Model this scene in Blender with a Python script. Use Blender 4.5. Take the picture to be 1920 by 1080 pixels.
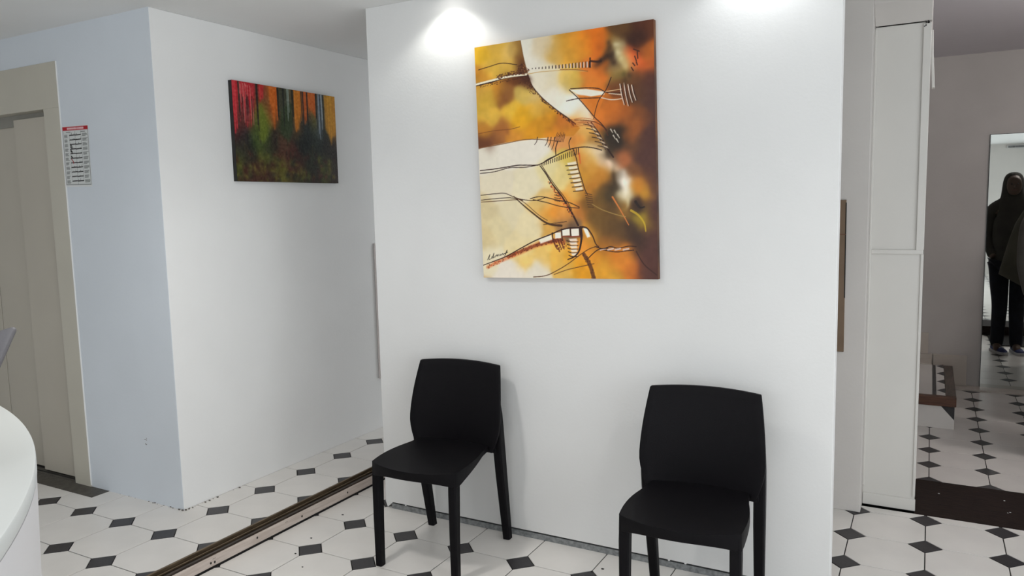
import bpy, bmesh, math, random
import numpy as np
from mathutils import Vector, Matrix

for o in list(bpy.data.objects):
    bpy.data.objects.remove(o)
scene = bpy.context.scene
COL = scene.collection
random.seed(7)
rng = np.random.RandomState(11)

# ------------------------------------------------------------------ camera
F_PX = 1426.4
PITCH, ROLL, YAW = 0.1079, 0.0225, -0.5036
CAM = Vector((3.0078, -2.1320, 1.5018))
_cy, _sy, _cp, _sp = math.cos(YAW), math.sin(YAW), math.cos(PITCH), math.sin(PITCH)
FWD = Vector((_sy * _cp, _cy * _cp, -_sp))
_r = Vector((_cy, -_sy, 0))
_d = FWD.cross(_r)
RIGHT = _r * math.cos(ROLL) + _d * math.sin(ROLL)
DOWN = -_r * math.sin(ROLL) + _d * math.cos(ROLL)
cam_data = bpy.data.cameras.new('camera')
cam_data.sensor_width = 36.0
cam_data.lens = F_PX / 1920 * 36.0
cam_data.clip_start = 0.02
cam = bpy.data.objects.new('camera', cam_data)
COL.objects.link(cam)
m = Matrix.Identity(4)
for i in range(3):
    m[i][0], m[i][1], m[i][2], m[i][3] = RIGHT[i], -DOWN[i], -FWD[i], CAM[i]
cam.matrix_world = m
scene.camera = cam

def to_frame(x, y, z):
    """where a point falls in the 1920x1080 frame (only decides which tiles are built one by one)"""
    v = Vector((x, y, z)) - CAM
    w = v.dot(FWD)
    if w < 0.05:
        return (-9999, -9999)
    return (960 + F_PX * v.dot(RIGHT) / w, 540 + F_PX * v.dot(DOWN) / w)

# ------------------------------------------------------------------ world, exposure
scene.view_settings.view_transform = 'Standard'
scene.view_settings.look = 'None'
scene.view_settings.gamma = 1.0
scene.view_settings.use_curve_mapping = False
scene.view_settings.exposure = 0.0
WORLD_STRENGTH = 3.4
world = bpy.data.worlds.new('daylight')
scene.world = world
world.use_nodes = True
bg = world.node_tree.nodes['Background']
bg.inputs['Color'].default_value = (0.90, 0.955, 1.0, 1)
bg.inputs['Strength'].default_value = WORLD_STRENGTH

def portal(name, loc, rot, sx, sy):
    l = bpy.data.lights.new(name, 'AREA')
    l.shape = 'RECTANGLE'
    l.size, l.size_y = sx, sy
    l.cycles.is_portal = True
    o = bpy.data.objects.new(name, l)
    COL.objects.link(o)
    o.location = loc
    o.rotation_euler = rot
    return o

# window openings (front wall y=-4.5, right wall x=5.2)
WIN_F = (-0.3, 3.7, 0.45, 2.25)      # x0,x1,z0,z1
WIN_R = (-3.9, 0.9, 0.35, 2.25)    # y0,y1,z0,z1
portal('window_light', ((WIN_F[0] + WIN_F[1]) / 2, -4.62, (WIN_F[2] + WIN_F[3]) / 2),
       (math.pi / 2, 0, 0), WIN_F[1] - WIN_F[0], WIN_F[3] - WIN_F[2])
portal('window_light', (5.32, (WIN_R[0] + WIN_R[1]) / 2, (WIN_R[2] + WIN_R[3]) / 2),
       (math.pi / 2, 0, math.pi / 2), WIN_R[1] - WIN_R[0], WIN_R[3] - WIN_R[2])

SPOT_POWER = 4.5
FAR_POWER = 31.0
FILL_POWER = 44.0

# ------------------------------------------------------------------ materials
def s2l(c):
    c = c / 255.0
    return c / 12.92 if c <= 0.04045 else ((c + 0.055) / 1.055) ** 2.4

def rgb(r, g, b):
    return (s2l(r), s2l(g), s2l(b))

def new_mat(name):
    mt = bpy.data.materials.new(name)
    mt.use_nodes = True
    return mt, mt.node_tree, mt.node_tree.nodes['Principled BSDF']

def mat(name, col, rough=0.5, metal=0.0, var=0.0, scale=20.0, bump=0.0, bscale=60.0, col2=None,
        stretch=None, spec=0.5, detail=3.0):
    mt, nt, b = new_mat(name)
    b.inputs['Base Color'].default_value = (*col, 1)
    b.inputs['Roughness'].default_value = rough
    b.inputs['Metallic'].default_value = metal
    b.inputs['Specular IOR Level'].default_value = spec
    tc = nt.nodes.new('ShaderNodeTexCoord')
    mp = nt.nodes.new('ShaderNodeMapping')
    nt.links.new(tc.outputs['Object'], mp.inputs['Vector'])
    if stretch:
        mp.inputs['Scale'].default_value = stretch
    if var > 0 or col2:
        n = nt.nodes.new('ShaderNodeTexNoise')
        n.inputs['Scale'].default_value = scale
        n.inputs['Detail'].default_value = detail
        nt.links.new(mp.outputs[0], n.inputs['Vector'])
        r = nt.nodes.new('ShaderNodeValToRGB')
        c2 = col2 if col2 else tuple(max(0, v * (1 - var)) for v in col)
        r.color_ramp.elements[0].position = 0.35
        r.color_ramp.elements[1].position = 0.65
        r.color_ramp.elements[0].color = (*c2, 1)
        r.color_ramp.elements[1].color = (*col, 1)
        nt.links.new(n.outputs['Fac'], r.inputs['Fac'])
        nt.links.new(r.outputs['Color'], b.inputs['Base Color'])
    if bump > 0:
        n2 = nt.nodes.new('ShaderNodeTexNoise')
        n2.inputs['Scale'].default_value = bscale
        n2.inputs['Detail'].default_value = 4
        nt.links.new(mp.outputs[0], n2.inputs['Vector'])
        bp = nt.nodes.new('ShaderNodeBump')
        bp.inputs['Strength'].default_value = bump
        bp.inputs['Distance'].default_value = 0.01
        nt.links.new(n2.outputs['Fac'], bp.inputs['Height'])
        nt.links.new(bp.outputs['Normal'], b.inputs['Normal'])
    return mt

M = {}
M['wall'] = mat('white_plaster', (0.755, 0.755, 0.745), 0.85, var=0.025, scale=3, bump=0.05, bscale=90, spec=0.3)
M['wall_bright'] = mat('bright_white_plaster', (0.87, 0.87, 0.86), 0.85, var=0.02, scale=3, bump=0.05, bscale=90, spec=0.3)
M['wall_daylight'] = mat('daylight_tint_plaster', (0.66, 0.70, 0.745), 0.85, var=0.03, scale=3, bump=0.05, bscale=90, spec=0.3)  # bluish cast of the daylight put into the plaster colour
M['wall_grey'] = mat('warm_grey_plaster', (0.66, 0.63, 0.60), 0.85, var=0.05, scale=2.5, bump=0.08, bscale=70, spec=0.3)
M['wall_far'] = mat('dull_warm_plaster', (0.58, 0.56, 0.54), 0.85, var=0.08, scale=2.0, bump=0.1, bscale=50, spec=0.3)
M['ceiling'] = mat('ceiling_paint', (0.80, 0.80, 0.79), 0.9, var=0.03, scale=2.0, bump=0.05, bscale=60, spec=0.2)
M['ceiling_far'] = mat('lilac_grey_ceiling_paint', (0.76, 0.735, 0.775), 0.9, var=0.03, scale=2.0, bump=0.05, bscale=60, spec=0.2)
M['white_gloss'] = mat('white_painted_wood', (0.67, 0.652, 0.615), 0.45, var=0.03, scale=4, bump=0.03, bscale=30)
M['tile'] = mat('pale_octagon_tile', (0.77, 0.74, 0.705), 0.32, var=0.06, scale=5, bump=0.02, bscale=30)
M['tile_black'] = mat('black_tile', (0.030, 0.027, 0.030), 0.4, var=0.3, scale=60, bump=0.05, bscale=200)
M['grout'] = mat('dark_grout', (0.018, 0.016, 0.015), 0.95, var=0.3, scale=60)
M['black_resin'] = mat('black_resin', (0.0036, 0.0031, 0.0042), 0.55, bump=0.08, bscale=420, spec=0.13)
M['galv'] = mat('galvanised_steel', (0.34, 0.355, 0.36), 0.55, 0.45, col2=(0.19, 0.20, 0.205), scale=55, bump=0.1, bscale=90)
M['dark'] = mat('dark_gap', (0.012, 0.011, 0.010), 0.9, var=0.3)
M['elev'] = mat('beige_lacquered_steel', (0.485, 0.445, 0.375), 0.42, var=0.04, scale=3, bump=0.02, bscale=20)
M['recess_shade'] = mat('recess_shade_grey', (0.26, 0.25, 0.22), 0.5, var=0.05)  # grey painted for the shade in the recess over the lift panels
M['elev_frame'] = mat('beige_frame_paint', (0.52, 0.49, 0.415), 0.5, var=0.04, scale=4, bump=0.05, bscale=60)
M['sill'] = mat('dull_sill_metal', (0.12, 0.11, 0.095), 0.55, 0.5, var=0.3, scale=30, bump=0.1)
M['rail'] = mat('brown_rail_metal', (0.060, 0.042, 0.030), 0.45, 0.3, col2=(0.018, 0.012, 0.009), scale=18, stretch=(4, 0.6, 4), bump=0.1)
M['rail_lip'] = mat('worn_brass_lip', (0.20, 0.145, 0.09), 0.45, 0.5, var=0.4, scale=25, stretch=(4, 0.5, 4))
M['batten'] = mat('pale_pink_board', (0.60, 0.52, 0.47), 0.7, col2=(0.50, 0.42, 0.37), scale=12, stretch=(8, 0.7, 8), bump=0.15, bscale=60)
M['cardboard'] = mat('brown_cardboard', (0.21, 0.145, 0.095), 0.85, var=0.12, scale=8, bump=0.05)
M['threshold'] = mat('dark_brown_board', (0.026, 0.016, 0.013), 0.75, col2=(0.013, 0.009, 0.008), scale=14, stretch=(1, 8, 8), bump=0.2, bscale=40, spec=0.12)
M['wood'] = mat('brown_stained_wood', (0.13, 0.052, 0.026), 0.45, col2=(0.075, 0.030, 0.017), scale=9, stretch=(1, 9, 9), bump=0.08)
M['wood_grey'] = mat('worn_brown_wood', (0.12, 0.085, 0.065), 0.45, col2=(0.07, 0.05, 0.04), scale=9, stretch=(9, 1, 9), bump=0.08)
M['skirt_tile'] = mat('cream_skirting_tile', (0.60, 0.55, 0.49), 0.4, var=0.06, scale=6, bump=0.03)
M['mirror'] = mat('mirror_glass', (0.66, 0.69, 0.67), 0.015, 1.0)
M['mirror_edge'] = mat('mirror_edge', (0.03, 0.032, 0.03), 0.3)
M['counter'] = mat('white_laminate', (0.64, 0.665, 0.655), 0.30, var=0.015, scale=2)
M['counter_side'] = mat('white_lacquer_side', (0.68, 0.675, 0.69), 0.4, var=0.02, scale=2)
M['grey_plastic'] = mat('grey_plastic', (0.135, 0.130, 0.140), 0.55, var=0.08, scale=10, bump=0.05, bscale=200)
M['black_plastic'] = mat('black_plastic', (0.02, 0.02, 0.022), 0.4, var=0.1)
M['alu'] = mat('white_aluminium', (0.7, 0.7, 0.7), 0.4, var=0.03)
M['chip'] = mat('plaster_crumbs', (0.22, 0.20, 0.18), 0.9, var=0.6, scale=200)
M['paper'] = mat('white_tape', (0.72, 0.73, 0.73), 0.6, var=0.03)
M['skin'] = mat('skin', (0.13, 0.085, 0.065), 0.5, var=0.05)
M['hair'] = mat('dark_hair', (0.012, 0.010, 0.009), 0.6, var=0.3)
M['jacket'] = mat('dark_grey_brown_cloth', (0.060, 0.056, 0.048), 0.9, var=0.25, scale=10, bump=0.2)
M['poncho'] = mat('olive_grey_cloth', (0.105, 0.097, 0.073), 0.9, var=0.22, scale=6, bump=0.2)
M['jeans'] = mat('navy_denim', (0.010, 0.012, 0.022), 0.9, var=0.4, scale=20, bump=0.2)
M['sneaker'] = mat('blue_sneaker', (0.045, 0.06, 0.20), 0.6, var=0.4, scale=60)
M['sole'] = mat('white_sole', (0.60, 0.60, 0.62), 0.6, var=0.1)
M['mat'] = mat('charcoal_slab', (0.02, 0.018, 0.017), 0.95, var=0.4, scale=150, bump=0.4, bscale=300)

def emit_mat(name, col, strength):
    mt, nt, b = new_mat(name)
    b.inputs['Base Color'].default_value = (*col, 1)
    b.inputs['Emission Color'].default_value = (*col, 1)
    b.inputs['Emission Strength'].default_value = strength
    return mt
M['lamp'] = emit_mat('lamp_lens', (1.0, 0.98, 0.94), 12.0)

def glass_mat():
    mt = bpy.data.materials.new('window_glass')
    mt.use_nodes = True
    nt = mt.node_tree
    nt.nodes.clear()
    out = nt.nodes.new('ShaderNodeOutputMaterial')
    mx = nt.nodes.new('ShaderNodeMixShader')
    tr = nt.nodes.new('ShaderNodeBsdfTransparent')
    gl = nt.nodes.new('ShaderNodeBsdfGlossy')
    gl.inputs['Roughness'].default_value = 0.02
    mx.inputs[0].default_value = 0.06
    nt.links.new(tr.outputs[0], mx.inputs[1])
    nt.links.new(gl.outputs[0], mx.inputs[2])
    nt.links.new(mx.outputs[0], out.inputs[0])
    return mt
M['glass'] = glass_mat()

def paint_mat(name, rough, bump, bscale):
    mt, nt, b = new_mat(name)
    at = nt.nodes.new('ShaderNodeAttribute')
    at.attribute_name = 'Col'
    nt.links.new(at.outputs['Color'], b.inputs['Base Color'])
    b.inputs['Roughness'].default_value = rough
    b.inputs['Specular IOR Level'].default_value = 0.3
    if bump:
        tc = nt.nodes.new('ShaderNodeTexCoord')
        n = nt.nodes.new('ShaderNodeTexNoise')
        n.inputs['Scale'].default_value = bscale
        n.inputs['Detail'].default_value = 4
        nt.links.new(tc.outputs['Object'], n.inputs['Vector'])
        bp = nt.nodes.new('ShaderNodeBump')
        bp.inputs['Strength'].default_value = bump
        bp.inputs['Distance'].default_value = 0.004
        nt.links.new(n.outputs['Fac'], bp.inputs['Height'])
        nt.links.new(bp.outputs['Normal'], b.inputs['Normal'])
    return mt

# ------------------------------------------------------------------ mesh helpers
class MB:
    """collects shapes for ONE mesh object"""
    def __init__(self):
        self.v, self.f = [], []
    def add(self, vs, fs):
        k = len(self.v)
        self.v += [tuple(p) for p in vs]
        self.f += [tuple(i + k for i in q) for q in fs]
        return self
    def box(self, x0, x1, y0, y1, z0, z1):
        return self.add([(x0, y0, z0), (x1, y0, z0), (x1, y1, z0), (x0, y1, z0),
                         (x0, y0, z1), (x1, y0, z1), (x1, y1, z1), (x0, y1, z1)],
                        [(3, 2, 1, 0), (4, 5, 6, 7), (0, 1, 5, 4), (1, 2, 6, 5), (2, 3, 7, 6), (3, 0, 4, 7)])
    def prism(self, poly, z0, z1):
        n = len(poly)
        vs = [(p[0], p[1], z0) for p in poly] + [(p[0], p[1], z1) for p in poly]
        fs = [tuple(range(n - 1, -1, -1)), tuple(range(n, 2 * n))]
        fs += [(i, (i + 1) % n, n + (i + 1) % n, n + i) for i in range(n)]
        return self.add(vs, fs)
    def loft(self, rings, cap=True):
        n = len(rings[0])
        vs = [p for r in rings for p in r]
        fs = []
        for k in range(len(rings) - 1):
            for i in range(n):
                fs.append((k * n + i, k * n + (i + 1) % n, (k + 1) * n + (i + 1) % n, (k + 1) * n + i))
        if cap:
            fs.append(tuple(range(n - 1, -1, -1)))
            fs.append(tuple(range((len(rings) - 1) * n, len(rings) * n)))
        return self.add(vs, fs)
    def lathe(self, prof, cx, cy, seg=32):
        rings = []
        for r, z in prof:
            rings.append([(cx + r * math.cos(2 * math.pi * i / seg), cy + r * math.sin(2 * math.pi * i / seg), z) for i in range(seg)])
        return self.loft(rings)
    def build(self, name, material, parent=None, smooth=False, bevel=0.0, segs=2, kind=None, subsurf=0):
        me = bpy.data.meshes.new(name)
        me.from_pydata(self.v, [], self.f)
        bm = bmesh.new()
        bm.from_mesh(me)
        bmesh.ops.recalc_face_normals(bm, faces=bm.faces)
        if bevel > 0:
            ed = [e for e in bm.edges if len(e.link_faces) == 2 and e.calc_face_angle(0) > 0.5]
            bmesh.ops.bevel(bm, geom=ed, offset=bevel, segments=segs, affect='EDGES', profile=0.5, clamp_overlap=True)
        bm.to_mesh(me)
        bm.free()
        if smooth:
            for q in me.polygons:
                q.use_smooth = True
        me.materials.append(material)
        o = bpy.data.objects.new(name, me)
        COL.objects.link(o)
        if parent:
            o.parent = parent
        if subsurf:
            sm = o.modifiers.new('subsurf', 'SUBSURF')
            sm.levels = sm.render_levels = subsurf
        if kind:
            o['kind'] = kind
        return o

def smooth_by_angle(o, deg=40):
    me = o.data
    for q in me.polygons:
        q.use_smooth = True
    bm = bmesh.new()
    bm.from_mesh(me)
    for e in bm.edges:
        if len(e.link_faces) == 2 and e.calc_face_angle(0) > math.radians(deg):
            e.smooth = False
    bm.to_mesh(me)
    bm.free()

def thing(name, label, cat, loc=(0, 0, 0), rz=0.0, group=None):
    o = bpy.data.objects.new(name, None)
    o.empty_display_size = 0.1
    COL.objects.link(o)
    o.location = loc
    o.rotation_euler = (0, 0, rz)
    return tag(o, label, cat, group)

def tag(o, label, cat=None, group=None):
    o['label'] = label
    if cat:
        o['category'] = cat
    if group:
        o['group'] = group
    return o

def struct(mb, name, material, label, **k):
    o = mb.build(name, material, kind='structure', **k)
    o['label'] = label
    o['category'] = name.split('_')[0]
    return o

# ------------------------------------------------------------------ dimensions taken from the photograph (metres)
S = 0.30                 # tile lattice
ZL = 0.0546              # raised floor on the left of the rail
ZF = -0.1085             # sunken floor of the room beyond
ZC = 2.44                # ceiling
XP = -0.152              # wall with the small painting
YB = 0.225               # face of the wall with the lift door
YW = 0.795               # partition carrying the big painting
XW0, XW1 = 0.640, 2.720
YG = 1.736               # grey wall behind
YC = 1.858               # white column panel
XG = 2.755
XJ = 2.982               # jamb of the passage

# ------------------------------------------------------------------ floors with single tiles
D = 0.0675               # half diagonal of the black squares
G = 0.0023               # half joint

def octa():
    a, c = S / 2 - G, S / 2 - D - G * 0.4
    return [(a, -c), (a, c), (c, a), (-c, a), (-a, c), (-a, -c), (-c, -a), (c, -a)]

def diam():
    d = D - G * 1.5
    return [(d, 0), (0, d), (-d, 0), (0, -d)]

def clip_poly(poly, x0, x1, y0, y1):
    for ax, lim, sg in ((0, x0, 1), (0, x1, -1), (1, y0, 1), (1, y1, -1)):
        out = []
        for i in range(len(poly)):
            a, b = poly[i - 1], poly[i]
            da, db = sg * (a[ax] - lim), sg * (b[ax] - lim)
            if (da >= 0) != (db >= 0):
                t = da / (da - db)
                out.append((a[0] + t * (b[0] - a[0]), a[1] + t * (b[1] - a[1])))
            if db >= 0:
                out.append(b)
        poly = out
        if len(poly) < 3:
            return []
    return poly

def area(poly):
    return abs(sum(poly[i - 1][0] * poly[i][1] - poly[i][0] * poly[i - 1][1] for i in range(len(poly)))) / 2

def tile_geo(poly, z):
    """tile with a small chamfer, top at z"""
    n = len(poly)
    cx = sum(q[0] for q in poly) / n
    cy = sum(q[1] for q in poly) / n
    k = 0.0012
    ins = []
    for q in poly:
        l = math.hypot(q[0] - cx, q[1] - cy)
        s = max(0.0, (l - k) / l) if l > 0 else 1
        ins.append((cx + (q[0] - cx) * s, cy + (q[1] - cy) * s))
    vs = [(q[0], q[1], z - 0.008) for q in poly] + [(q[0], q[1], z - 0.0008) for q in poly] + [(q[0], q[1], z) for q in ins]
    fs = []
    for r in (0, 1):
        fs += [(r * n + i, r * n + (i + 1) % n, (r + 1) * n + (i + 1) % n, (r + 1) * n + i) for i in range(n)]
    fs.append(tuple(range(2 * n, 3 * n)))
    return vs, fs

def tile_mesh(name, poly, material):
    vs, fs = tile_geo(poly, 0.0)
    me = bpy.data.meshes.new(name)
    me.from_pydata(vs, [], fs)
    me.materials.append(material)
    return me

OCT_ME = tile_mesh('octagon_tile', octa(), M['tile'])
DIA_ME = tile_mesh('square_tile', diam(), M['tile_black'])

def tiled_floor(name, label, rect, z, off, visible):
    x0, x1, y0, y1 = rect
    base = struct(MB().box(x0, x1, y0, y1, z - 0.06, z - 0.0035), name, M['grout'], label)
    rest = {0: MB(), 1: MB()}
    cells = []
    for i in range(int((x0 - off[0]) / S) - 2, int((x1 - off[0]) / S) + 3):
        for j in range(int((y0 - off[1]) / S) - 2, int((y1 - off[1]) / S) + 3):
            for t, poly, dx in ((0, octa(), 0.5), (1, diam(), 0.0)):
                cx, cy = off[0] + (i + dx) * S, off[1] + (j + dx) * S
                full = [(cx + q[0], cy + q[1]) for q in poly]
                cl = clip_poly(full, x0, x1, y0, y1)
                if not cl or area(cl) < 2e-5:
                    continue
                whole = len(cl) == len(full) and abs(area(cl) - area(full)) < 1e-7
                u, v = to_frame(cx, cy, z)
                if -90 < u < 2010 and v < 1200 and v > 0 and visible(cx, cy):
                    nm = ('octagon_tile', 'square_tile')[t]
                    if whole:
                        o = bpy.data.objects.new(nm, (OCT_ME, DIA_ME)[t])
                        COL.objects.link(o)
                        o.location = (cx, cy, z)
                    else:
                        me = tile_mesh(nm, [(q[0] - cx, q[1] - cy) for q in cl], (M['tile'], M['tile_black'])[t])
                        o = bpy.data.objects.new(nm, me)
                        COL.objects.link(o)
                        o.location = (cx, cy, z)
                    o.parent = base
                    cells.append(o)
                else:
                    rest[t].add(*tile_geo(cl, z))
    for t in (0, 1):
        if rest[t].v:
            rest[t].build(('octagon_tiles_out_of_view', 'square_tiles_out_of_view')[t], (M['tile'], M['tile_black'])[t], base, kind='stuff')
    return base, len(cells)

RX0, RX1 = 0.297, 0.387     # rail
fl_main, n1 = tiled_floor('floor', 'tiled floor of pale octagons and black squares under the black chairs',
    (RX1, 5.2, -4.5, 1.83), 0.0, (0.105 * S, 0.885 * S),
    lambda x, y: not (x > XW0 - .1 and x < XW1 - .1 and y > YW + .25) and not (x < XG - .15 and y > YG + .1))
fl_left, n2 = tiled_floor('floor_raised', 'slightly raised tiled floor before the lift door and the small painting',
    (-2.6, RX0, -4.5, 3.4), ZL, (0.0, 0.0), lambda x, y: not (x < XP - .1 and y > YB + .15) and y < 2.2)
fl_far, n3 = tiled_floor('floor_sunken', 'lower tiled floor of the dim room beyond the dark threshold',
    (2.2, 5.8, 2.28, 5.075), ZF, (0.154 * S, 0.908 * S), lambda x, y: x > 2.9)
print('tiles', n1, n2, n3)

# ------------------------------------------------------------------ walls, ceilings
struct(MB().box(-2.75, 5.95, -4.65, 5.4, -0.35, ZF - 0.06), 'floor_leak_slab', M['grout'], 'unseen slab added under the tiled floors against light leaks')  # unseen, added below the floors to stop light leaking in
struct(MB().box(-2.75, XJ, -4.65, 2.28, ZF - 0.06, -0.06), 'floor_leak_fill', M['grout'], 'unseen filler added under the waiting room tiles against light leaks')  # unseen filler, also added to block leaking light
struct(MB().box(RX0, RX1, -4.5, 1.736, -0.06, -0.0005), 'floor_leak_strip', M['grout'], 'unseen filler added under the floor track against light leaks')  # unseen filler closing the light leak below the rail
struct(MB().box(-2.75, 5.35, -4.65, 1.86, ZC, ZC + 0.25).box(-2.75, XJ, 1.86, 2.28, ZC, ZC + 0.25), 'ceiling', M['ceiling'], 'plain white ceiling over the waiting room')
struct(MB().box(-2.75, 0.30, 2.28, 3.55, ZC, ZC + 0.25), 'ceiling_corridor', M['ceiling'], 'white ceiling over the corridor left of the partition')
struct(MB().box(2.0, 5.9, 2.28, 5.4, 2.64, 2.85).box(XJ, 5.9, 1.86, 2.28, 2.64, 2.85), 'ceiling_far', M['ceiling_far'], 'grey ceiling of the dim room beyond the passage')

# partition with the big painting: plasterboard held above a steel floor track
part = struct(MB().box(XW0, XW1, YW, YW + 0.065, 0.034, ZC), 'wall_centre', M['wall'], 'white plasterboard partition with the big orange painting', bevel=0.0015, segs=1)
MB().box(XW0 + 0.035, XW1 - 0.01, YW + 0.004, YW + 0.061, 0.0, 0.026).build('floor_track', M['galv'], part)['label'] = 'grey galvanised steel track under the plasterboard'
MB().box(XW0 + 0.02, XW1 - 0.02, YW + 0.016, YW + 0.050, 0.026, 0.034).build('shadow_gap', M['dark'], part)
cr = MB()
for k in range(5):
    x = XW0 + 0.1 + rng.rand() * 1.6
    w = 0.003 + 0.006 * rng.rand()
    cr.box(x, x + w, YW - 0.0005, YW + 0.006, 0.030 - 0.002 * rng.rand(), 0.036)
cr.build('plaster_crumb', M['wall'], part, kind='stuff')
# crumbled lower left corner of the board
MB().add([(XW0, YW - .001, .036), (XW0 + .045, YW - .001, .036), (XW0 + .012, YW - .001, .006),
          (XW0, YW + .03, .036), (XW0 + .045, YW + .03, .036), (XW0 + .012, YW + .03, .006)],
         [(0, 1, 2), (5, 4, 3), (0, 2, 5, 3), (1, 4, 5, 2), (0, 3, 4, 1)]).build('torn_corner', M['wall'], part)

# wall with the small painting and the lift
FX0, FX1 = -2.52, -0.888           # outer lift frame
OX0, OX1 = -2.385, -1.024           # lift opening
wl = MB()
wl.box(XP - 0.12, XP, YB, 3.4, ZL, ZC)
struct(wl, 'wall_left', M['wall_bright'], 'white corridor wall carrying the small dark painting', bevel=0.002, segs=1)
wb = MB()
wb.box(FX1, XP - 0.12, YB, YB + 0.25, ZL, ZC)
wb.box(XP - 0.1205, XP - 0.0005, YB - 0.0012, YB + 0.01, ZL, ZC)
wb.box(-2.6, FX1, YB, YB + 0.25, 2.28, ZC)
wb.box(-2.6, FX0, YB, YB + 0.25, ZL, 2.28)
wlift = struct(wb, 'wall_lift', M['wall_daylight'], 'daylight-tinted white wall face between lift door and corner with the paper notice')
sc_ = MB()
for q in range(7):
    x, z = -0.415 + 0.016 * rng.rand(), 0.350 + 0.034 * rng.rand()
    sc_.box(x, x + 0.003 + 0.004 * rng.rand(), YB - 0.0008, YB + 0.001, z, z + 0.002 + 0.004 * rng.rand())
sc_.build('scuff_mark', M['chip'], wlift, kind='stuff')
struct(MB().box(-0.27, 0.45, 3.4, 3.55, 0, ZC), 'wall_corridor_end', M['wall'], 'plain wall closing the corridor')
struct(MB().box(-2.75, -2.6, -4.65, YB + 0.6, 0, ZC), 'wall_far_left', M['wall'], 'plain white wall at the far left of the waiting room')
struct(MB().box(-2.6, -0.272, YB + 0.45, YB + 0.6, 0, ZC), 'wall_shaft', M['wall_grey'], 'plain wall behind the lift shaft')

# grey wall behind the partition, column panel, passage
gw = MB()
gw.box(0.30, XG, YG, 2.28, 0, ZC)
gw.loft([[(x, YG, 2.36), (x, YC - 0.008, 2.2835), (x, 2.28, 2.286), (x, 2.28, ZC), (x, YG, ZC)] for x in (XG, XJ + 0.004)])
gw.box(2.2, XJ + 0.004, 1.862, 2.28, ZC + 0.0, 2.84)
struct(gw, 'wall_back', M['wall_grey'], 'warm grey wall behind the partition, beside the white column', bevel=0.002, segs=1)
col = struct(MB().box(XG, XJ, YC, 2.275, 0.005, 2.280), 'wall_column', M['white_gloss'], 'narrow white panelled column at the passage', bevel=0.003)
def cpart(name, mt, *b, bevel=0.002, label=None):
    o = MB().box(*b).build(name, mt, col, bevel=bevel)
    if label:
        o['label'] = label
    return o
cpart('stile', M['white_gloss'], XJ - 0.030, XJ + 0.002, YC - 0.010, YC, 1.255, 2.272)
cpart('stile', M['white_gloss'], XG, XG + 0.010, YC - 0.010, YC, 0.10, 2.272)
cpart('rail', M['white_gloss'], XG + 0.010, XJ - 0.002, YC - 0.010, YC, 1.236, 1.256)
cpart('plinth', M['white_gloss'], XG + 0.002, XJ + 0.004, YC - 0.008, YC, 0.005, 0.062)
cpart('stile', M['white_gloss'], XJ - 0.010, XJ + 0.002, YC - 0.006, YC, 0.075, 1.236)
cpart('top_gap', M['dark'], XG + 0.012, XJ - 0.03, YC - 0.002, YC + 0.3, 2.2805, 2.286, bevel=0)
cpart('base_gap', M['dark'], XG + 0.002, XJ, YC + 0.002, YC + 0.3, 0.0, 0.005, bevel=0)
cpart('crack', M['dark'], XJ - 0.0005, XJ + 0.0008, YC + 0.05, YC + 0.075, 1.18, 1.27, bevel=0)
# casing strip coming loose at the top of the jamb
lt = MB()
lt.loft([[(XJ + 0.002 + dx, YC + 0.10 + q[1], z) for q in ((0, 0), (0.012, 0), (0.012, 0.05), (0, 0.05)) for dx in (d + q[0],)]
         for z, d in ((2.26, -0.004), (2.18, -0.002), (2.10, 0.002), (2.04, 0.006), (2.00, 0.008))])
lt.build('loose_casing_strip', M['white_gloss'], col, bevel=0.002)['label'] = 'white casing strip bending away from the jamb'
tp = MB()
for k in range(9):
    x, z = XJ - 0.03 + 0.022 * rng.rand(), 2.257 + 0.022 * rng.rand()
    tp.box(x, x + 0.002 + 0.003 * rng.rand(), YC - 0.0105, YC - 0.002, z, z + 0.003 + 0.004 * rng.rand())
tp.build('chipped_paint', M['dark'], col, kind='stuff')

struct(MB().box(4.35, 5.8, 1.862, 2.28, -0.11, 2.64), 'wall_passage_right', M['wall_grey'], 'grey wall right of the passage')
struct(MB().box(2.0, 5.9, 5.23, 5.4, ZF - 0.06, 2.64), 'wall_rear', M['wall_far'], 'dull grey wall of the dim room behind the mirror')
struct(MB().box(2.05, 2.2, 2.28, 5.23, ZF - 0.06, 2.64), 'wall_stair', M['wall_far'], 'dull wall beside the steps in the dim room')
struct(MB().box(5.8, 5.95, 1.86, 5.4, ZF - 0.06, 2.64), 'wall_far_right', M['wall_far'], 'dull wall at the right of the dim room')
struct(MB().box(2.2, 5.8, 5.075, 5.23, ZF - 0.06, ZF + 0.014), 'baseboard_rear', M['skirt_tile'], 'low cream tiled ledge at the foot of the mirror', bevel=0.003)
# threshold board
th = struct(MB().box(XJ + 0.0, 4.35, 1.833, 2.345, -0.10, 0.001), 'floor_threshold', M['threshold'], 'dark brown worn threshold board in the passage', bevel=0.003)
sp = MB()
for k in range(4):
    x, y = 3.0 + 0.5 * rng.rand(), 1.87 + 0.36 * rng.rand()
    sp.box(x, x + 0.003 + .006 * rng.rand(), y, y + 0.003, 0.0012, 0.0030)
sp.build('plaster_speck', M['paper'], th, kind='stuff')

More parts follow.
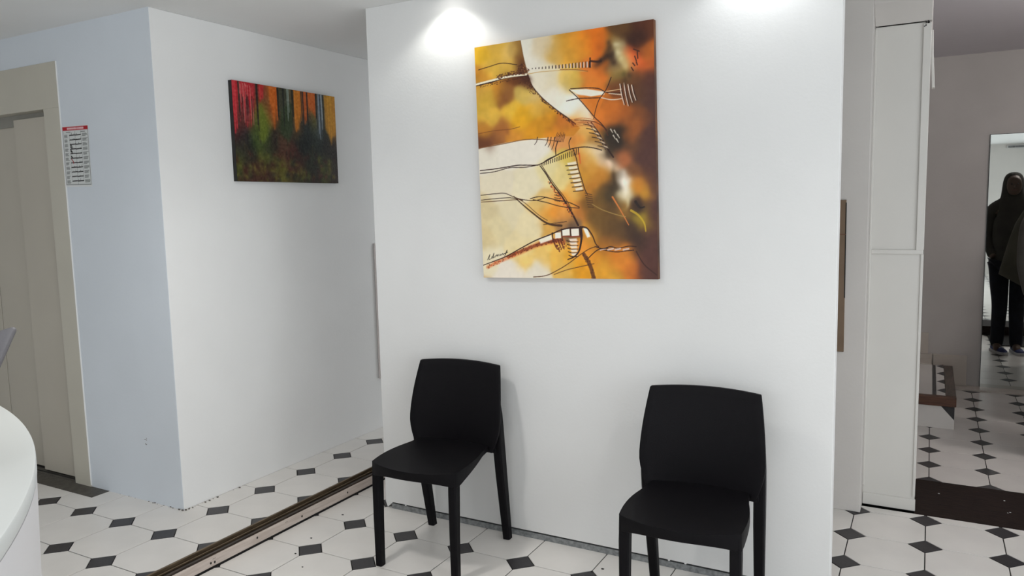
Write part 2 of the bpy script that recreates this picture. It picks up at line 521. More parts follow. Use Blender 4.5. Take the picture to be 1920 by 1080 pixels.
# walls of the room behind the viewer, with its windows
def wall_with_window(name, label, axis, c0, c1, a0, a1, win):
    mb = MB()
    w0, w1, z0, z1 = win
    def bx(p0, p1, q0, q1):
        if axis == 'y':
            mb.box(p0, p1, c0, c1, q0, q1)
        else:
            mb.box(c0, c1, p0, p1, q0, q1)
    bx(a0, w0, 0, ZC)
    bx(w1, a1, 0, ZC)
    bx(w0, w1, 0, z0)
    bx(w0, w1, z1, ZC)
    return struct(mb, name, M['wall_grey' if axis == 'y' else 'wall'], label)
wall_with_window('wall_front', 'pale grey street-side wall with its window, seen only in reflections', 'y', -4.65, -4.5, -2.75, 5.35, WIN_F)
wall_with_window('wall_right', 'white window wall on the right side of the waiting room', 'x', 5.2, 5.35, -4.5, 1.86, WIN_R)
def window(name, label, axis, c, win, n):
    w0, w1, z0, z1 = win
    def bx(mb, p0, p1, q0, q1, t):
        if axis == 'y':
            mb.box(p0, p1, c - t, c + t, q0, q1)
        else:
            mb.box(c - t, c + t, p0, p1, q0, q1)
        return mb
    fr = MB()
    bx(fr, w0, w0 + 0.05, z0, z1, 0.03); bx(fr, w1 - 0.05, w1, z0, z1, 0.03)
    bx(fr, w0, w1, z0, z0 + 0.05, 0.03); bx(fr, w0, w1, z1 - 0.05, z1, 0.03)
    o = struct(fr, name, M['alu'], label)
    st = (w1 - w0) / n
    for k in range(n):
        bx(MB(), w0 + k * st, w0 + (k + 1) * st, z0 + 0.05, z1 - 0.05, 0.003).build('pane', M['glass'], o)
        if k:
            bx(MB(), w0 + k * st - 0.02, w0 + k * st + 0.02, z0 + 0.05, z1 - 0.05, 0.025).build('mullion', M['alu'], o)
    return o
window('window_1', 'white framed street window behind the viewer', 'y', -4.57, WIN_F, 3)
window('window_2', 'white framed window in the right wall of the waiting room', 'x', 5.27, WIN_R, 4)

# ------------------------------------------------------------------ lift door
lift = bpy.data.objects.new('door_1', None)
COL.objects.link(lift)
lift.location = (-1.605, YB, ZL)
lift['kind'] = 'structure'
lift['category'] = 'door'
lift['label'] = 'beige steel lift door with sliding panels beside the paper notice'
def lpart(name, mt, x0, x1, y0, y1, z0, z1, bevel=0.002, label=None):
    o = MB().box(x0 + 1.605, x1 + 1.605, y0, y1, z0 - ZL, z1 - ZL).build(name, mt, lift, bevel=bevel)
    if label:
        o['label'] = label
    return o
lpart('jamb', M['elev_frame'], OX1, FX1, -0.006, 0.12, ZL, 2.05)
lpart('jamb', M['elev_frame'], FX0, OX0, -0.006, 0.12, ZL, 2.05)
lpart('header', M['elev_frame'], FX0, FX1, -0.006, 0.12, 2.05, 2.279)
lpart('door_panel', M['elev'], -1.378, OX1 + 0.03, 0.034, 0.054, ZL + 0.012, 2.022)
lpart('door_panel', M['elev'], -1.722, -1.350, 0.064, 0.084, ZL + 0.012, 2.075)
lpart('door_panel', M['elev'], -2.090, -1.730, 0.064, 0.084, ZL + 0.012, 2.075)
lpart('door_panel', M['elev'], OX0 - 0.03, -2.030, 0.034, 0.054, ZL + 0.012, 2.022)
lpart('shadow_back', M['dark'], OX0, OX1, 0.10, 0.115, ZL, 2.05, 0)
lpart('recess_shade_strip', M['recess_shade'], OX0, OX1, 0.056, 0.060, 1.990, 2.06, 0.001)  # grey strip standing for the shaded recess under the header
lpart('sill', M['sill'], FX0 - 0.05, -0.737, -0.098, 0.0, ZL - 0.02, ZL + 0.002, 0.001, 'dull metal lift sill let into the tiles')
lpart('sill_track', M['sill'], OX0, OX1, 0.0, 0.12, ZL - 0.02, ZL + 0.004, 0.001)
for y in (0.018, 0.058, 0.090):
    lpart('sill_groove', M['dark'], OX0 + .002, OX1 - .002, y, y + 0.010, ZL + 0.002, ZL + 0.0048, 0)
lpart('caulk_bead', M['wall'], FX1 - 0.001, FX1 + 0.0035, -0.0062, 0.002, ZL + 0.01, 2.279, 0.002)

# ------------------------------------------------------------------ rail on the step edge
rl = thing('sliding_door_track', 'dark brown floor track with pale pink riser board crossing the tiles', 'track', (0.34, 0.0, 0.0))
RY0, RY1 = -4.5, 1.736
def rp(name, mt, x0, x1, z0, z1, label=None, bevel=0.0015):
    o = MB().box(x0 - 0.34, x1 - 0.34, RY0, RY1, z0, z1).build(name, mt, rl, bevel=bevel, segs=1)
    if label:
        o['label'] = label
    return o
rp('outer_lip', M['rail_lip'], RX0, RX0 + 0.011, 0.0, 0.062, 'worn brassy edge of the track')
rp('channel_bed', M['rail'], RX0 + 0.011, 0.366, 0.0, 0.046)
rp('guide_rib', M['rail_lip'], 0.326, 0.331, 0.046, 0.055)
rp('inner_lip', M['rail'], 0.362, 0.3755, 0.0, 0.060)
rp('riser_board', M['batten'], 0.3755, RX1 - 0.0015, 0.009, 0.052, 'pale pink painted riser board with nail holes')
rp('base_shadow_gap', M['dark'], 0.3755, RX1 - 0.004, 0.0, 0.009, None, 0)
hl = MB()
for y in (-0.065, -0.045, 0.19, 0.47, 0.80, 1.04, -0.35, -0.6):
    z = 0.030 + 0.006 * math.sin(y * 40)
    n = 10
    hl.loft([[(xx, y + 0.0045 * math.cos(2 * math.pi * i / n), z + 0.0055 * math.sin(2 * math.pi * i / n)) for i in range(n)]
             for xx in (RX1 - 0.34 - 0.004, RX1 - 0.34 - 0.0009)])
for y in (-0.055, 0.36):
    hl.box(RX1 - 0.34 - 0.003, RX1 - 0.34 - 0.0009, y, y + 0.016, 0.040, 0.0412)
hl.build('nail_hole', M['dark'], rl, kind='stuff')

# ------------------------------------------------------------------ chairs
def make_chair(label, loc, rz):
    t = thing('resin_chair', label, 'chair', loc, rz, 'black resin chairs along the partition')
    # seat: dished shell with a curved front and turned-down rim
    NU, NV = 15, 13
    HB = 0.178                                         # back edge of the seat in y
    def half(v):                                       # half width, v=0 front, 1 back
        return 0.202 + 0.010 * math.sin(math.pi * min(1, v * 1.5)) * (v < 0.667) - 0.034 * v ** 1.6
    def seat_pt(u, v):
        x = u * half(v)
        yf = -0.260 + 0.050 * abs(u) ** 2.2
        y = yf + (HB - yf) * v
        z = 0.462 - 0.012 * (1 - u * u) * math.sin(math.pi * min(1, v * 1.05 + 0.12)) - 0.009 * (1 - v) ** 4
        return x, y, z
    mb = MB()
    top = [[seat_pt(-1 + 2 * i / (NU - 1), j / (NV - 1)) for i in range(NU)] for j in range(NV)]
    vs = [q for r in top for q in r]
    fs = [(j * NU + i, j * NU + i + 1, (j + 1) * NU + i + 1, (j + 1) * NU + i) for j in range(NV - 1) for i in range(NU - 1)]
    k = len(vs)
    vs += [(x * 0.97, y * 0.97 + 0.0, z - 0.018) for (x, y, z) in vs]
    fs += [tuple(reversed([k + i for i in q])) for q in fs]
    mb.add(vs, fs)
    # rim (apron) following the outline, deeper at the front
    ring = [(i, 0) for i in range(NU)] + [(NU - 1, j) for j in range(1, NV)] + [(i, NV - 1) for i in range(NU - 2, -1, -1)] + [(0, j) for j in range(NV - 2, 0, -1)]
    outer, lower, linn, uinn = [], [], [], []
    for i, j in ring:
        x, y, z = top[j][i]
        v = j / (NV - 1)
        edge = abs(-1 + 2 * i / (NU - 1))
        dep = 0.048 * (1 - v) ** 2.6 + 0.020
        if j == 0:
            dep = 0.036 + 0.026 * edge ** 3
        outer.append((x, y, z))
        lower.append((x * 1.006, y * 1.004, z - dep))
        linn.append((x * 0.95, y * 0.95, z - dep))
        uinn.append((x * 0.95, y * 0.95, z - 0.016))
    n = len(ring)
    mb.loft([outer, lower, linn, uinn], cap=False)
    seat = mb.build('seat', M['black_resin'], t, bevel=0.004, segs=2)
    bmw = bmesh.new(); bmw.from_mesh(seat.data); bmesh.ops.remove_doubles(bmw, verts=bmw.verts, dist=1e-5); bmw.to_mesh(seat.data); bmw.free()
    smooth_by_angle(seat, 50)
    # backrest: one curved panel
    BU, BV = 17, 15
    def back_pt(u, w, off):
        z = 0.435 + 0.372 * w
        hw = 0.196 + 0.033 * math.sin(math.pi / 2 * w / 0.34) if w < 0.34 else 0.229 - 0.026 * ((w - 0.34) / 0.66) ** 1.6
        y = 0.160 - 0.010 * math.sin(math.pi * w) + 0.058 * w ** 1.25
        y -= 0.040 * abs(u) ** 2 * (1 - 0.45 * w)
        z += 0.010 * (1 - u * u) * w ** 3
        return (u * hw, y + off, z)
    mb = MB()
    vs, fs = [], []
    for off in (-0.009, 0.009):
        k = len(vs)
        for j in range(BV):
            for i in range(BU):
                vs.append(back_pt(-1 + 2 * i / (BU - 1), j / (BV - 1), off))
        q = [(k + j * BU + i, k + j * BU + i + 1, k + (j + 1) * BU + i + 1, k + (j + 1) * BU + i) for j in range(BV - 1) for i in range(BU - 1)]
        fs += q if off < 0 else [tuple(reversed(c)) for c in q]
    k = BU * BV
    rg = [i for i in range(BU)] + [j * BU + BU - 1 for j in range(1, BV)] + [(BV - 1) * BU + i for i in range(BU - 2, -1, -1)] + [j * BU for j in range(BV - 2, 0, -1)]
    for a in range(len(rg)):
        b = rg[(a + 1) % len(rg)]
        fs.append((rg[a], k + rg[a], k + b, b))
    mb.add(vs, fs)
    bk = mb.build('backrest', M['black_resin'], t, bevel=0.004, segs=2)
    smooth_by_angle(bk, 50)
    MB().box(-0.140, 0.140, 0.1385, 0.1440, 0.4560, 0.4585).build('drain_slot', M['dark'], bk)
    # legs
    def leg(path):
        mb2 = MB()
        rings = []
        for (x, y, z, a, b) in path:
            c = 0.28
            pts = [(a, b * (1 - c)), (a * (1 - c), b), (-a * (1 - c), b), (-a, b * (1 - c)), (-a, -b * (1 - c)), (-a * (1 - c), -b), (a * (1 - c), -b), (a, -b * (1 - c))]
            rings.append([(x + p[0], y + p[1], z) for p in pts])
        mb2.loft(rings)
        o = mb2.build('leg', M['black_resin'], t)
        smooth_by_angle(o, 35)
        return o
    for s in (-1, 1):
        leg([(s * 0.184, -0.203, 0.0, 0.0155, 0.017), (s * 0.184, -0.202, 0.20, 0.0170, 0.0185), (s * 0.184, -0.198, 0.36, 0.0185, 0.020), (s * 0.183, -0.193, 0.438, 0.0185, 0.021)])
        leg([(s * 0.199, 0.240, 0.0, 0.0165, 0.018), (s * 0.201, 0.214, 0.15, 0.0185, 0.021), (s * 0.204, 0.182, 0.33, 0.020, 0.025),
             (s * 0.206, 0.166, 0.43, 0.020, 0.027), (s * 0.209, 0.160, 0.48, 0.018, 0.024), (s * 0.212, 0.158, 0.54, 0.015, 0.018), (s * 0.215, 0.158, 0.60, 0.010, 0.011), (s * 0.213, 0.160, 0.66, 0.004, 0.004)])
        MB().loft([[(s * x, y, z) for x, z in ((0.150, 0.430), (0.206, 0.430), (0.206, 0.456), (0.150, 0.452))] for y in (0.130, 0.178)]).build('gusset', M['black_resin'], t, bevel=0.004)
    return t
make_chair('black resin chair under the left edge of the orange painting, by the floor track', (1.182, 0.500, 0.0), math.radians(3.0))
make_chair('black resin chair near the right end of the partition, cut by the picture edge', (2.303, 0.428, 0.0), math.radians(3.0))

# ------------------------------------------------------------------ paintings: paint laid as colours on a fine canvas mesh
def fnoise(h, w, cell, seed):
    r = np.random.RandomState(seed)
    gh, gw = int(h / cell) + 3, int(w / cell) + 3
    g = r.rand(gh, gw)
    yy, xx = np.mgrid[0:h, 0:w] / float(cell)
    y0, x0 = yy.astype(int), xx.astype(int)
    fy, fx = yy - y0, xx - x0
    fy, fx = fy * fy * (3 - 2 * fy), fx * fx * (3 - 2 * fx)
    return (g[y0, x0] * (1 - fy) * (1 - fx) + g[y0, x0 + 1] * (1 - fy) * fx + g[y0 + 1, x0] * fy * (1 - fx) + g[y0 + 1, x0 + 1] * fy * fx) - 0.5

class Canvas:
    """corner = the four corners (tl,tr,br,bl) of the picture in the study drawing its strokes are noted in"""
    def __init__(self, w, h, corner, warp=0.0, seed=1, k=1.0):
        self.w, self.h, self.k = w, h, k
        warp = warp * k
        A, B = [], []
        for (u, v), (x, y) in zip(((0, 0), (w - 1, 0), (w - 1, h - 1), (0, h - 1)), corner):
            A.append([x, y, 1, 0, 0, 0, -u * x, -u * y]); B.append(u)
            A.append([0, 0, 0, x, y, 1, -v * x, -v * y]); B.append(v)
        self.Hm = np.append(np.linalg.solve(np.array(A, float), np.array(B, float)), 1).reshape(3, 3)
        self.yy, self.xx = np.mgrid[0:h, 0:w].astype(float)
        self.wx = self.xx + warp * (fnoise(h, w, 40 * k, seed) * 1.2 + fnoise(h, w, 14 * k, seed + 1) * 0.7)
        self.wy = self.yy + warp * (fnoise(h, w, 40 * k, seed + 2) * 1.2 + fnoise(h, w, 14 * k, seed + 3) * 0.7)
        self.img = np.zeros((h, w, 3))
    def P(self, pts):
        q = np.array(pts, float)
        t = np.c_[q, np.ones(len(q))] @ self.Hm.T
        return t[:, :2] / t[:, 2:3]
    def field(self, pts, sig, ay=1.0, mask=None):
        sig = sig * self.k
        c = self.P([(p[0], p[1]) for p in pts])
        acc = np.zeros((self.h, self.w, 3)); ws = np.zeros((self.h, self.w))
        for (x, y), p in zip(c, pts):
            d2 = ((self.wx - x) ** 2 + ((self.wy - y) * ay) ** 2)
            w = np.exp(-d2 / (2 * sig * sig)) + 1e-4 / (1 + d2 / (sig * sig))
            acc += w[..., None] * np.array(p[2:5], float)
            ws += w
        out = acc / ws[..., None]
        if mask is None:
            self.img = out
        else:
            self.img = self.img * (1 - mask[..., None]) + out * mask[..., None]
    def polymask(self, pts, soft=1.0):
        q = self.P(pts)
        ins = np.zeros((self.h, self.w), bool)
        X, Y = self.xx, self.yy
        dmin = np.full((self.h, self.w), 1e9)
        n = len(q)
        for i in range(n):
            (x0, y0), (x1, y1) = q[i - 1], q[i]
            c = ((y0 > Y) != (y1 > Y)) & (X < (x1 - x0) * (Y - y0) / (y1 - y0 + 1e-12) + x0)
            ins ^= c
            dmin = np.minimum(dmin, self.segd(x0, y0, x1, y1, X, Y)[0])
        sd = np.where(ins, dmin, -dmin)
        return np.clip(sd / (soft * self.k) + 0.5, 0, 1)
    @staticmethod
    def segd(x0, y0, x1, y1, X, Y):
        dx, dy = x1 - x0, y1 - y0
        t = np.clip(((X - x0) * dx + (Y - y0) * dy) / (dx * dx + dy * dy + 1e-12), 0, 1)
        return np.hypot(X - x0 - t * dx, Y - y0 - t * dy), t
    def poly(self, pts, col, soft=1.2, a=1.0):
        mk = self.polymask(pts, soft)[..., None] * a
        self.img = self.img * (1 - mk) + np.array(col, float) * mk
    def blob(self, x, y, r, col, a=0.8, ry=None):
        (cx, cy), = self.P([(x, y)])
        r, ry = r * self.k, (ry or r) * self.k
        k = a * np.exp(-(((self.wx - cx) / r) ** 2 + ((self.wy - cy) / ry) ** 2))[..., None]
        self.img = self.img * (1 - k) + np.array(col, float) * k
    def stroke(self, pts, col, w0=1.0, w1=None, a=1.0, soft=0.8, rough=0.0):
        w1 = (w0 if w1 is None else w1) * self.k
        w0 = w0 * self.k
        q = self.P(pts)
        if len(q) > 2:                                   # smooth the polyline
            fine = []
            for i in range(len(q) - 1):
                p0, p1, p2, p3 = q[max(i - 1, 0)], q[i], q[i + 1], q[min(i + 2, len(q) - 1)]
                for t in np.linspace(0, 1, 6, endpoint=False):
                    fine.append(0.5 * ((2 * p1) + (-p0 + p2) * t + (2 * p0 - 5 * p1 + 4 * p2 - p3) * t * t + (-p0 + 3 * p1 - 3 * p2 + p3) * t ** 3))
            fine.append(q[-1]); q = np.array(fine)
        n = len(q) - 1
        pad = max(w0, w1) + 3 + rough
        xa, xb = int(max(0, q[:, 0].min() - pad)), int(min(self.w, q[:, 0].max() + pad + 1))
        ya, yb = int(max(0, q[:, 1].min() - pad)), int(min(self.h, q[:, 1].max() + pad + 1))
        if xa >= xb or ya >= yb:
            return
        X, Y = self.xx[ya:yb, xa:xb], self.yy[ya:yb, xa:xb]
        cov = np.zeros(X.shape)
        for i in range(n):
            d, t = self.segd(*q[i], *q[i + 1], X, Y)
            w = w0 + (w1 - w0) * (i + t) / n
            cov = np.maximum(cov, np.clip((w / 2 - d) / soft + 0.5, 0, 1))
        if rough:
            cov *= np.clip(0.5 + rough * fnoise(self.h, self.w, 3, int(q[0, 0] * 7) % 999)[ya:yb, xa:xb] * 2, 0, 1)
        cov = (cov * a)[..., None]
        self.img[ya:yb, xa:xb] = self.img[ya:yb, xa:xb] * (1 - cov) + np.array(col, float) * cov
    def speck(self, path, n, spread, cols, w, rs, a=.8, ln=5.0):
        q = np.array(path, float)
        for _ in range(n):
            t = rs.rand() * (len(q) - 1)
            i = int(t)
            p = q[i] + (q[i + 1] - q[i]) * (t - i)
            d = (q[i + 1] - q[i]) / (np.hypot(*(q[i + 1] - q[i])) + 1e-9)
            o = (rs.rand() - .5) * 2 * spread
            x, y = p[0] - d[1] * o, p[1] + d[0] * o
            l = ln * rs.rand()
            self.stroke([(x, y), (x + d[0] * l, y + d[1] * l + (rs.rand() - .5) * 3)], cols[rs.randint(len(cols))], w * (0.5 + rs.rand()), w * 0.4, a=a)
    def mesh(self, name, W, H, material, parent, gain=1.0):
        """grid in local x (right) / z (up), facing -y, centred"""
        h, w = self.h, self.w
        u = (self.xx / (w - 1) - 0.5) * W
        v = (0.5 - self.yy / (h - 1)) * H
        co = np.stack([u, np.zeros_like(u), v], -1).reshape(-1, 3)
        idx = np.arange(h * w).reshape(h, w)
        f = np.stack([idx[1:, :-1], idx[1:, 1:], idx[:-1, 1:], idx[:-1, :-1]], -1).reshape(-1, 4)
        me = bpy.data.meshes.new(name)
        me.vertices.add(len(co)); me.vertices.foreach_set('co', co.ravel())
        me.loops.add(f.size); me.loops.foreach_set('vertex_index', f.ravel().astype(np.int32))
        me.polygons.add(len(f)); me.polygons.foreach_set('loop_start', np.arange(0, f.size, 4, dtype=np.int32))
        me.update(); me.validate()
        c = np.clip(self.img, 0, 255) / 255.0
        lin = np.where(c <= 0.04045, c / 12.92, ((c + 0.055) / 1.055) ** 2.4) * gain
        at = me.color_attributes.new('Col', 'FLOAT_COLOR', 'POINT')
        at.data.foreach_set('color', np.c_[np.clip(lin.reshape(-1, 3), 0, 0.95), np.ones(h * w)].astype(np.float32).ravel())
        me.materials.append(material)
        o = bpy.data.objects.new(name, me)
        COL.objects.link(o)
        o.parent = parent
        return o

M['oil'] = paint_mat('oil_paint', 0.42, 0.05, 160)
M['thick_oil'] = paint_mat('thick_oil_paint', 0.5, 0.28, 110)
M['print'] = paint_mat('printed_paper', 0.6, 0, 1)

def big_painting():
    KC = 1.43
    cv = Canvas(480, 600, ((62, 147), (770, 30), (773, 1047), (97, 1043)), warp=9.0, seed=5, k=KC)
    base = [(270,150,222,224,218),(330,150,216,204,178),(320,260,226,222,208),(300,200,224,224,218),(380,170,206,168,88),(420,160,208,152,52),(470,140,216,150,48),
        (500,130,218,132,32),(540,110,214,112,22),(560,140,208,102,26),(360,330,230,228,220),(400,330,234,232,224),(450,380,238,238,236),(500,410,238,235,230),(420,280,220,190,104),
        (360,280,222,214,190),(470,270,216,182,84),(520,230,218,122,46),(560,230,208,112,36),(520,275,218,130,48),(560,180,216,116,34),
        (600,140,120,86,30),(650,80,92,62,30),(720,70,78,40,25),(700,110,60,30,20),(750,60,96,52,30),(620,150,202,192,150),(632,192,208,198,144),
        (600,190,66,42,24),(680,180,222,96,46),(650,212,202,168,104),(700,215,206,94,40),(745,150,188,102,36),(748,205,172,86,36),(640,242,120,100,50),
        (690,250,88,58,30),(745,270,80,46,36),(762,350,76,48,42),(650,300,108,60,30),(700,330,90,58,34),(735,320,84,54,40),
        (545,345,210,118,34),(560,400,206,116,36),(600,380,192,106,34),(640,400,176,96,34),(700,400,132,76,36),(580,435,196,110,40),(610,480,50,40,28),
        (630,505,44,34,24),(650,450,152,86,36),(682,470,162,92,40),(700,525,96,62,40),(762,500,74,44,40),(742,560,80,50,44),
        (480,430,226,170,90),(440,455,212,150,60),(500,470,222,176,96),(460,500,214,140,60),(420,500,214,150,90),(540,500,180,130,60),
        (540,560,242,228,204),(510,572,226,192,112),(582,592,236,212,188),(555,535,152,112,52),(500,622,202,146,52),(550,640,182,122,42),(592,560,58,44,30),
        (640,560,172,102,62),(600,680,58,44,30),(640,680,238,234,228),(645,722,216,206,172),(690,682,206,132,40),(722,702,202,142,40),(690,640,116,74,44),
        (700,762,58,38,30),(742,660,108,68,40),(752,620,80,50,44),(766,800,76,46,42),(500,700,192,126,40),(520,762,118,84,34),(560,742,100,76,36),
        (600,772,88,64,34),(560,802,108,78,34),(640,782,150,110,46),(712,800,168,148,40),(727,840,194,164,40),(680,852,58,44,34),(742,880,76,48,42),
        (120,580,224,222,214),(200,560,226,224,218),(300,560,228,226,220),(150,690,220,214,196),(280,680,224,218,194),(350,620,224,214,168),
        (400,640,224,206,142),(430,600,214,190,90),(150,850,216,206,170),(200,800,218,210,182),(280,850,222,212,178),(110,900,206,192,152),(105,790,208,196,160),
        (330,760,222,190,120),(352,792,216,150,58),(382,772,222,152,70),(430,760,214,150,60),(420,795,206,140,68),(345,850,206,160,80),(400,832,148,110,70),(440,850,118,94,70),
        (240,930,224,212,172),(130,955,224,218,194),(200,1005,224,220,214),(300,1015,222,218,208),(250,965,224,194,116),(320,965,226,192,112),(382,965,224,178,82),
        (440,972,222,162,50),(420,1012,224,182,92),(480,942,216,142,50),(470,1002,216,150,30),(530,962,206,136,36),(560,1002,212,152,46),
        (602,962,192,112,30),(650,1002,216,132,46),(620,1022,206,152,50),(580,922,172,112,40),(650,962,196,122,40),(602,902,128,84,40),(520,882,202,142,50),
        (560,852,108,78,36),(622,862,88,64,34),(702,922,64,42,34),(742,962,86,54,48),(722,1022,92,56,46),(766,1030,76,46,42),(682,1012,206,112,40),
        (470,640,206,150,50),(480,590,212,140,60),(460,700,214,170,90),(470,790,190,120,50)]
    cv.field(base, 9.5)
    gold = [(90,170,216,172,38),(150,150,198,160,60),(200,165,206,174,96),(120,230,216,178,72),(200,220,206,168,72),(235,150,150,112,52),(240,195,104,64,30),(254,235,66,34,20),(90,260,192,132,42),
        (90,310,202,158,66),(150,320,192,132,42),(220,268,104,56,24),(262,262,76,38,24),(110,350,206,168,62),(172,348,132,84,40),(178,330,150,100,50),(250,330,206,178,92),
        (300,352,206,178,114),(120,420,218,178,72),(200,400,218,178,62),(300,400,208,164,62),(250,430,218,164,30),(350,430,208,144,30),(100,475,190,130,50),(172,465,168,106,50),
        (300,470,212,148,30),(380,470,206,132,30),(90,525,106,62,40),(150,512,150,96,52),(222,492,202,138,50),(430,470,204,134,40),(330,380,196,150,60),(420,440,190,110,40)]
    gm = cv.polymask([(50,140),(243,112),(255,180),(272,250),(290,300),(330,348),(385,395),(440,430),(476,462),(450,492),(380,497),(300,505),(200,518),(130,532),(70,548)], 2.0)
    cv.field(gold, 9.5, mask=gm)
    sat = ((cv.img.max(-1) - cv.img.min(-1)) / (cv.img.max(-1) + 1))[..., None]
    cv.img = cv.img * (1 + sat * (0.20 * fnoise(cv.h, cv.w, 42, 41) + 0.12 * fnoise(cv.h, cv.w, 15, 42))[..., None])
    ink, br, wh = (48, 26, 20), (84, 44, 24), (240, 236, 232)
    # large accents
    for x, y, r, c, a in ((690,110,16,(52,28,20),.6),(715,90,14,(56,30,22),.6),(620,205,9,(70,48,28),.5),(560,200,9,(60,40,24),.55),(545,210,7,(56,36,24),.6),(625,180,8,(214,206,160),.5),
        (612,485,16,(40,32,24),.8),(640,510,14,(40,32,24),.7),(600,520,10,(52,40,28),.6),(600,690,12,(52,42,28),.7),(585,720,10,(60,48,30),.6),(640,675,7,(244,240,236),.8),(642,715,8,(228,222,200),.7),
        (735,480,14,(76,48,42),.5),(755,700,14,(78,50,46),.5),(690,765,14,(54,36,28),.7),(715,770,10,(70,46,36),.6),(690,880,20,(58,40,32),.6),(600,870,20,(92,66,34),.5),(700,300,20,(92,56,38),.4),
        (172,345,9,(128,80,44),.5),(195,478,7,(140,84,50),.5),(120,520,12,(100,58,42),.5),(245,250,8,(66,34,22),.6),(265,262,8,(70,36,24),.7),(365,785,10,(222,140,40),.5),(540,640,20,(190,128,40),.4),
        (470,880,8,(80,50,34),.5),(445,845,11,(96,74,58),.7)):
        cv.blob(x, y, r, c, a)
    band = cv.polymask([(752,250),(800,240),(800,1080),(720,1080),(736,900),(748,700),(744,560),(736,420)], 26.0)[..., None] * 0.75
    cv.img = cv.img * (1 - band) + np.array((78, 48, 43), float) * band
    for x, y, r_, ry, c, a in ((604,660,5,16,(54,42,28),.8),(590,740,9,12,(64,50,30),.7),(636,668,4,9,(244,240,234),.9),(644,700,5,12,(240,234,222),.85),(650,745,4,12,(206,196,160),.7),
        (700,690,12,10,(206,136,40),.6),(725,720,6,14,(200,146,40),.6),(704,775,8,9,(50,34,26),.8),(560,655,18,14,(190,128,42),.5),(520,610,12,10,(206,150,60),.5),(560,560,14,5,(238,222,196),.6),
        (590,600,5,7,(240,214,192),.7),(598,545,8,12,(50,40,28),.7),(540,815,16,12,(112,84,38),.5),(600,830,20,14,(92,68,36),.5),(660,860,10,20,(70,48,32),.6),(640,980,10,16,(206,126,40),.5),(580,985,14,12,(212,156,50),.5)):
        cv.blob(x, y, r_, c, a, ry)
    # orange wedge with the white beam
    cv.poly([(435,312),(500,308),(575,318),(572,330),(520,338),(470,330)], (240, 238, 236), 2.0, .95)
    cv.poly([(462,330),(520,340),(572,332),(560,370),(540,418),(532,420)], (212, 120, 36), 2.0, .9)
    cv.stroke([(435,312),(470,345),(505,385),(532,418),(560,445),(580,470)], ink, 1.6)
    cv.stroke([(600,262),(580,310),(552,350),(538,390),(530,425)], ink, 1.6, 1.2)
    cv.stroke([(440,308),(500,304),(548,306),(578,320),(610,324),(640,322)], ink, 1.5)
    cv.stroke([(424,356),(470,346),(520,344),(560,342)], ink, 1.5)
    cv.stroke([(560,342),(600,350),(640,346)], (220, 206, 190), 1.5)
    cv.stroke([(578,318),(640,308)], (210, 180, 140), 1.2)
    cv.stroke([(590,325),(640,330)], (216, 200, 180), 1.4)
    for k, (x, y0, y1) in enumerate(((640,288,370),(656,284,374),(672,290,360),(686,292,352))):
        cv.stroke([(x - 6, y0), (x, (y0 + y1) / 2), (x + 10, y1)], (226, 214, 206), 1.5, 1.0)
        cv.stroke([(x - 1, y0), (x + 5, (y0 + y1) / 2), (x + 15, y1)], ink, 1.3)
    # horizontal white beam in the golden field
    cv.stroke([(60,296),(120,282),(190,262),(272,252)], ink, 5.6, 4.6)
    cv.stroke([(60,295),(120,279),(190,262),(275,250)], (238, 228, 212), 3.4, 3.6)
    cv.stroke([(275,250),(320,242),(400,236),(505,238)], (200, 170, 110), 1.4, 1.0)
    cv.stroke([(400,232),(460,232),(508,238)], (150, 90, 40), 1.2)
    cv.stroke([(78,235),(120,222),(170,208),(230,214)], ink, 1.3)
    r = np.random.RandomState(3)
    cv.speck([(150,266),(200,250),(268,240)], 120, 9, ((58, 30, 20), (84, 44, 26)), 1.6, r)
    cv.speck([(80,300),(150,286),(210,272),(272,264)], 90, 6, ((66, 36, 22), (96, 54, 28)), 1.4, r)
    cv.speck([(235,215),(255,235),(268,246)], 110, 16, ((58, 30, 20), (96, 52, 28), (140, 92, 50)), 1.3, r)
    cv.speck([(240,275),(275,300),(300,330)], 60, 12, ((70, 38, 22), (110, 64, 32)), 1.4, r)
    arc = [(272,250),(290,298),(330,346),(385,392),(430,424),(458,446)]
    cv.stroke(arc, (70, 38, 22), 1.6, 2.2)
    cv.speck([(x - 4, y + 3) for x, y in arc], 150, 5, ((58, 30, 20), (84, 46, 26)), 1.7, r)
    cv.stroke([(243,118),(252,170),(262,215),(272,250)], (112, 76, 40), 1.2)
    cv.stroke([(78,486),(140,474),(200,468),(240,458)], (120, 70, 34), 1.0)
    # ladder of upright bars
    for k in range(18):
        x = 290 + k * 13.2; hgt = 3 + k * 1.7
        y = 230 - k * 0.4
        if k > 6:
            cv.stroke([(x + 5, y - hgt * .7), (x + 5, y - 2)], (216, 196, 186), 2.0)
        cv.stroke([(x, y - hgt * .75), (x, y - 1)], ink, 1.5, 2.0)
    cv.stroke([(518,186),(518,222)], ink, 2.6)
    cv.stroke([(520,198),(545,200),(560,198)], (52, 28, 20), 3.2, 4.0, a=.9)
    for x, y, r_, c in ((556,196,5,(50,30,20)),(572,188,6,(52,34,22)),(586,176,7,(46,30,20)),(604,180,8,(44,28,20)),(596,150,7,(70,48,28)),(590,130,6,(84,58,30)),
                        (612,200,5,(60,40,26)),(632,170,5,(214,206,166)),(640,196,6,(210,200,150)),(648,216,6,(206,188,136)),(624,140,5,(204,196,160)),(640,250,7,(92,80,40)),(668,246,6,(74,52,30)),(650,272,6,(80,56,30))):
        cv.blob(x, y, r_, c, .75)
    # small lettering like marks at the right
    for a, b in (((690,150),(712,158)),((694,178),(700,195)),((704,160),(706,186)),((686,205),(694,215)),((700,200),(704,212)),((680,222),(688,235))):
        cv.stroke([a, b], (66, 34, 24), 2.0)
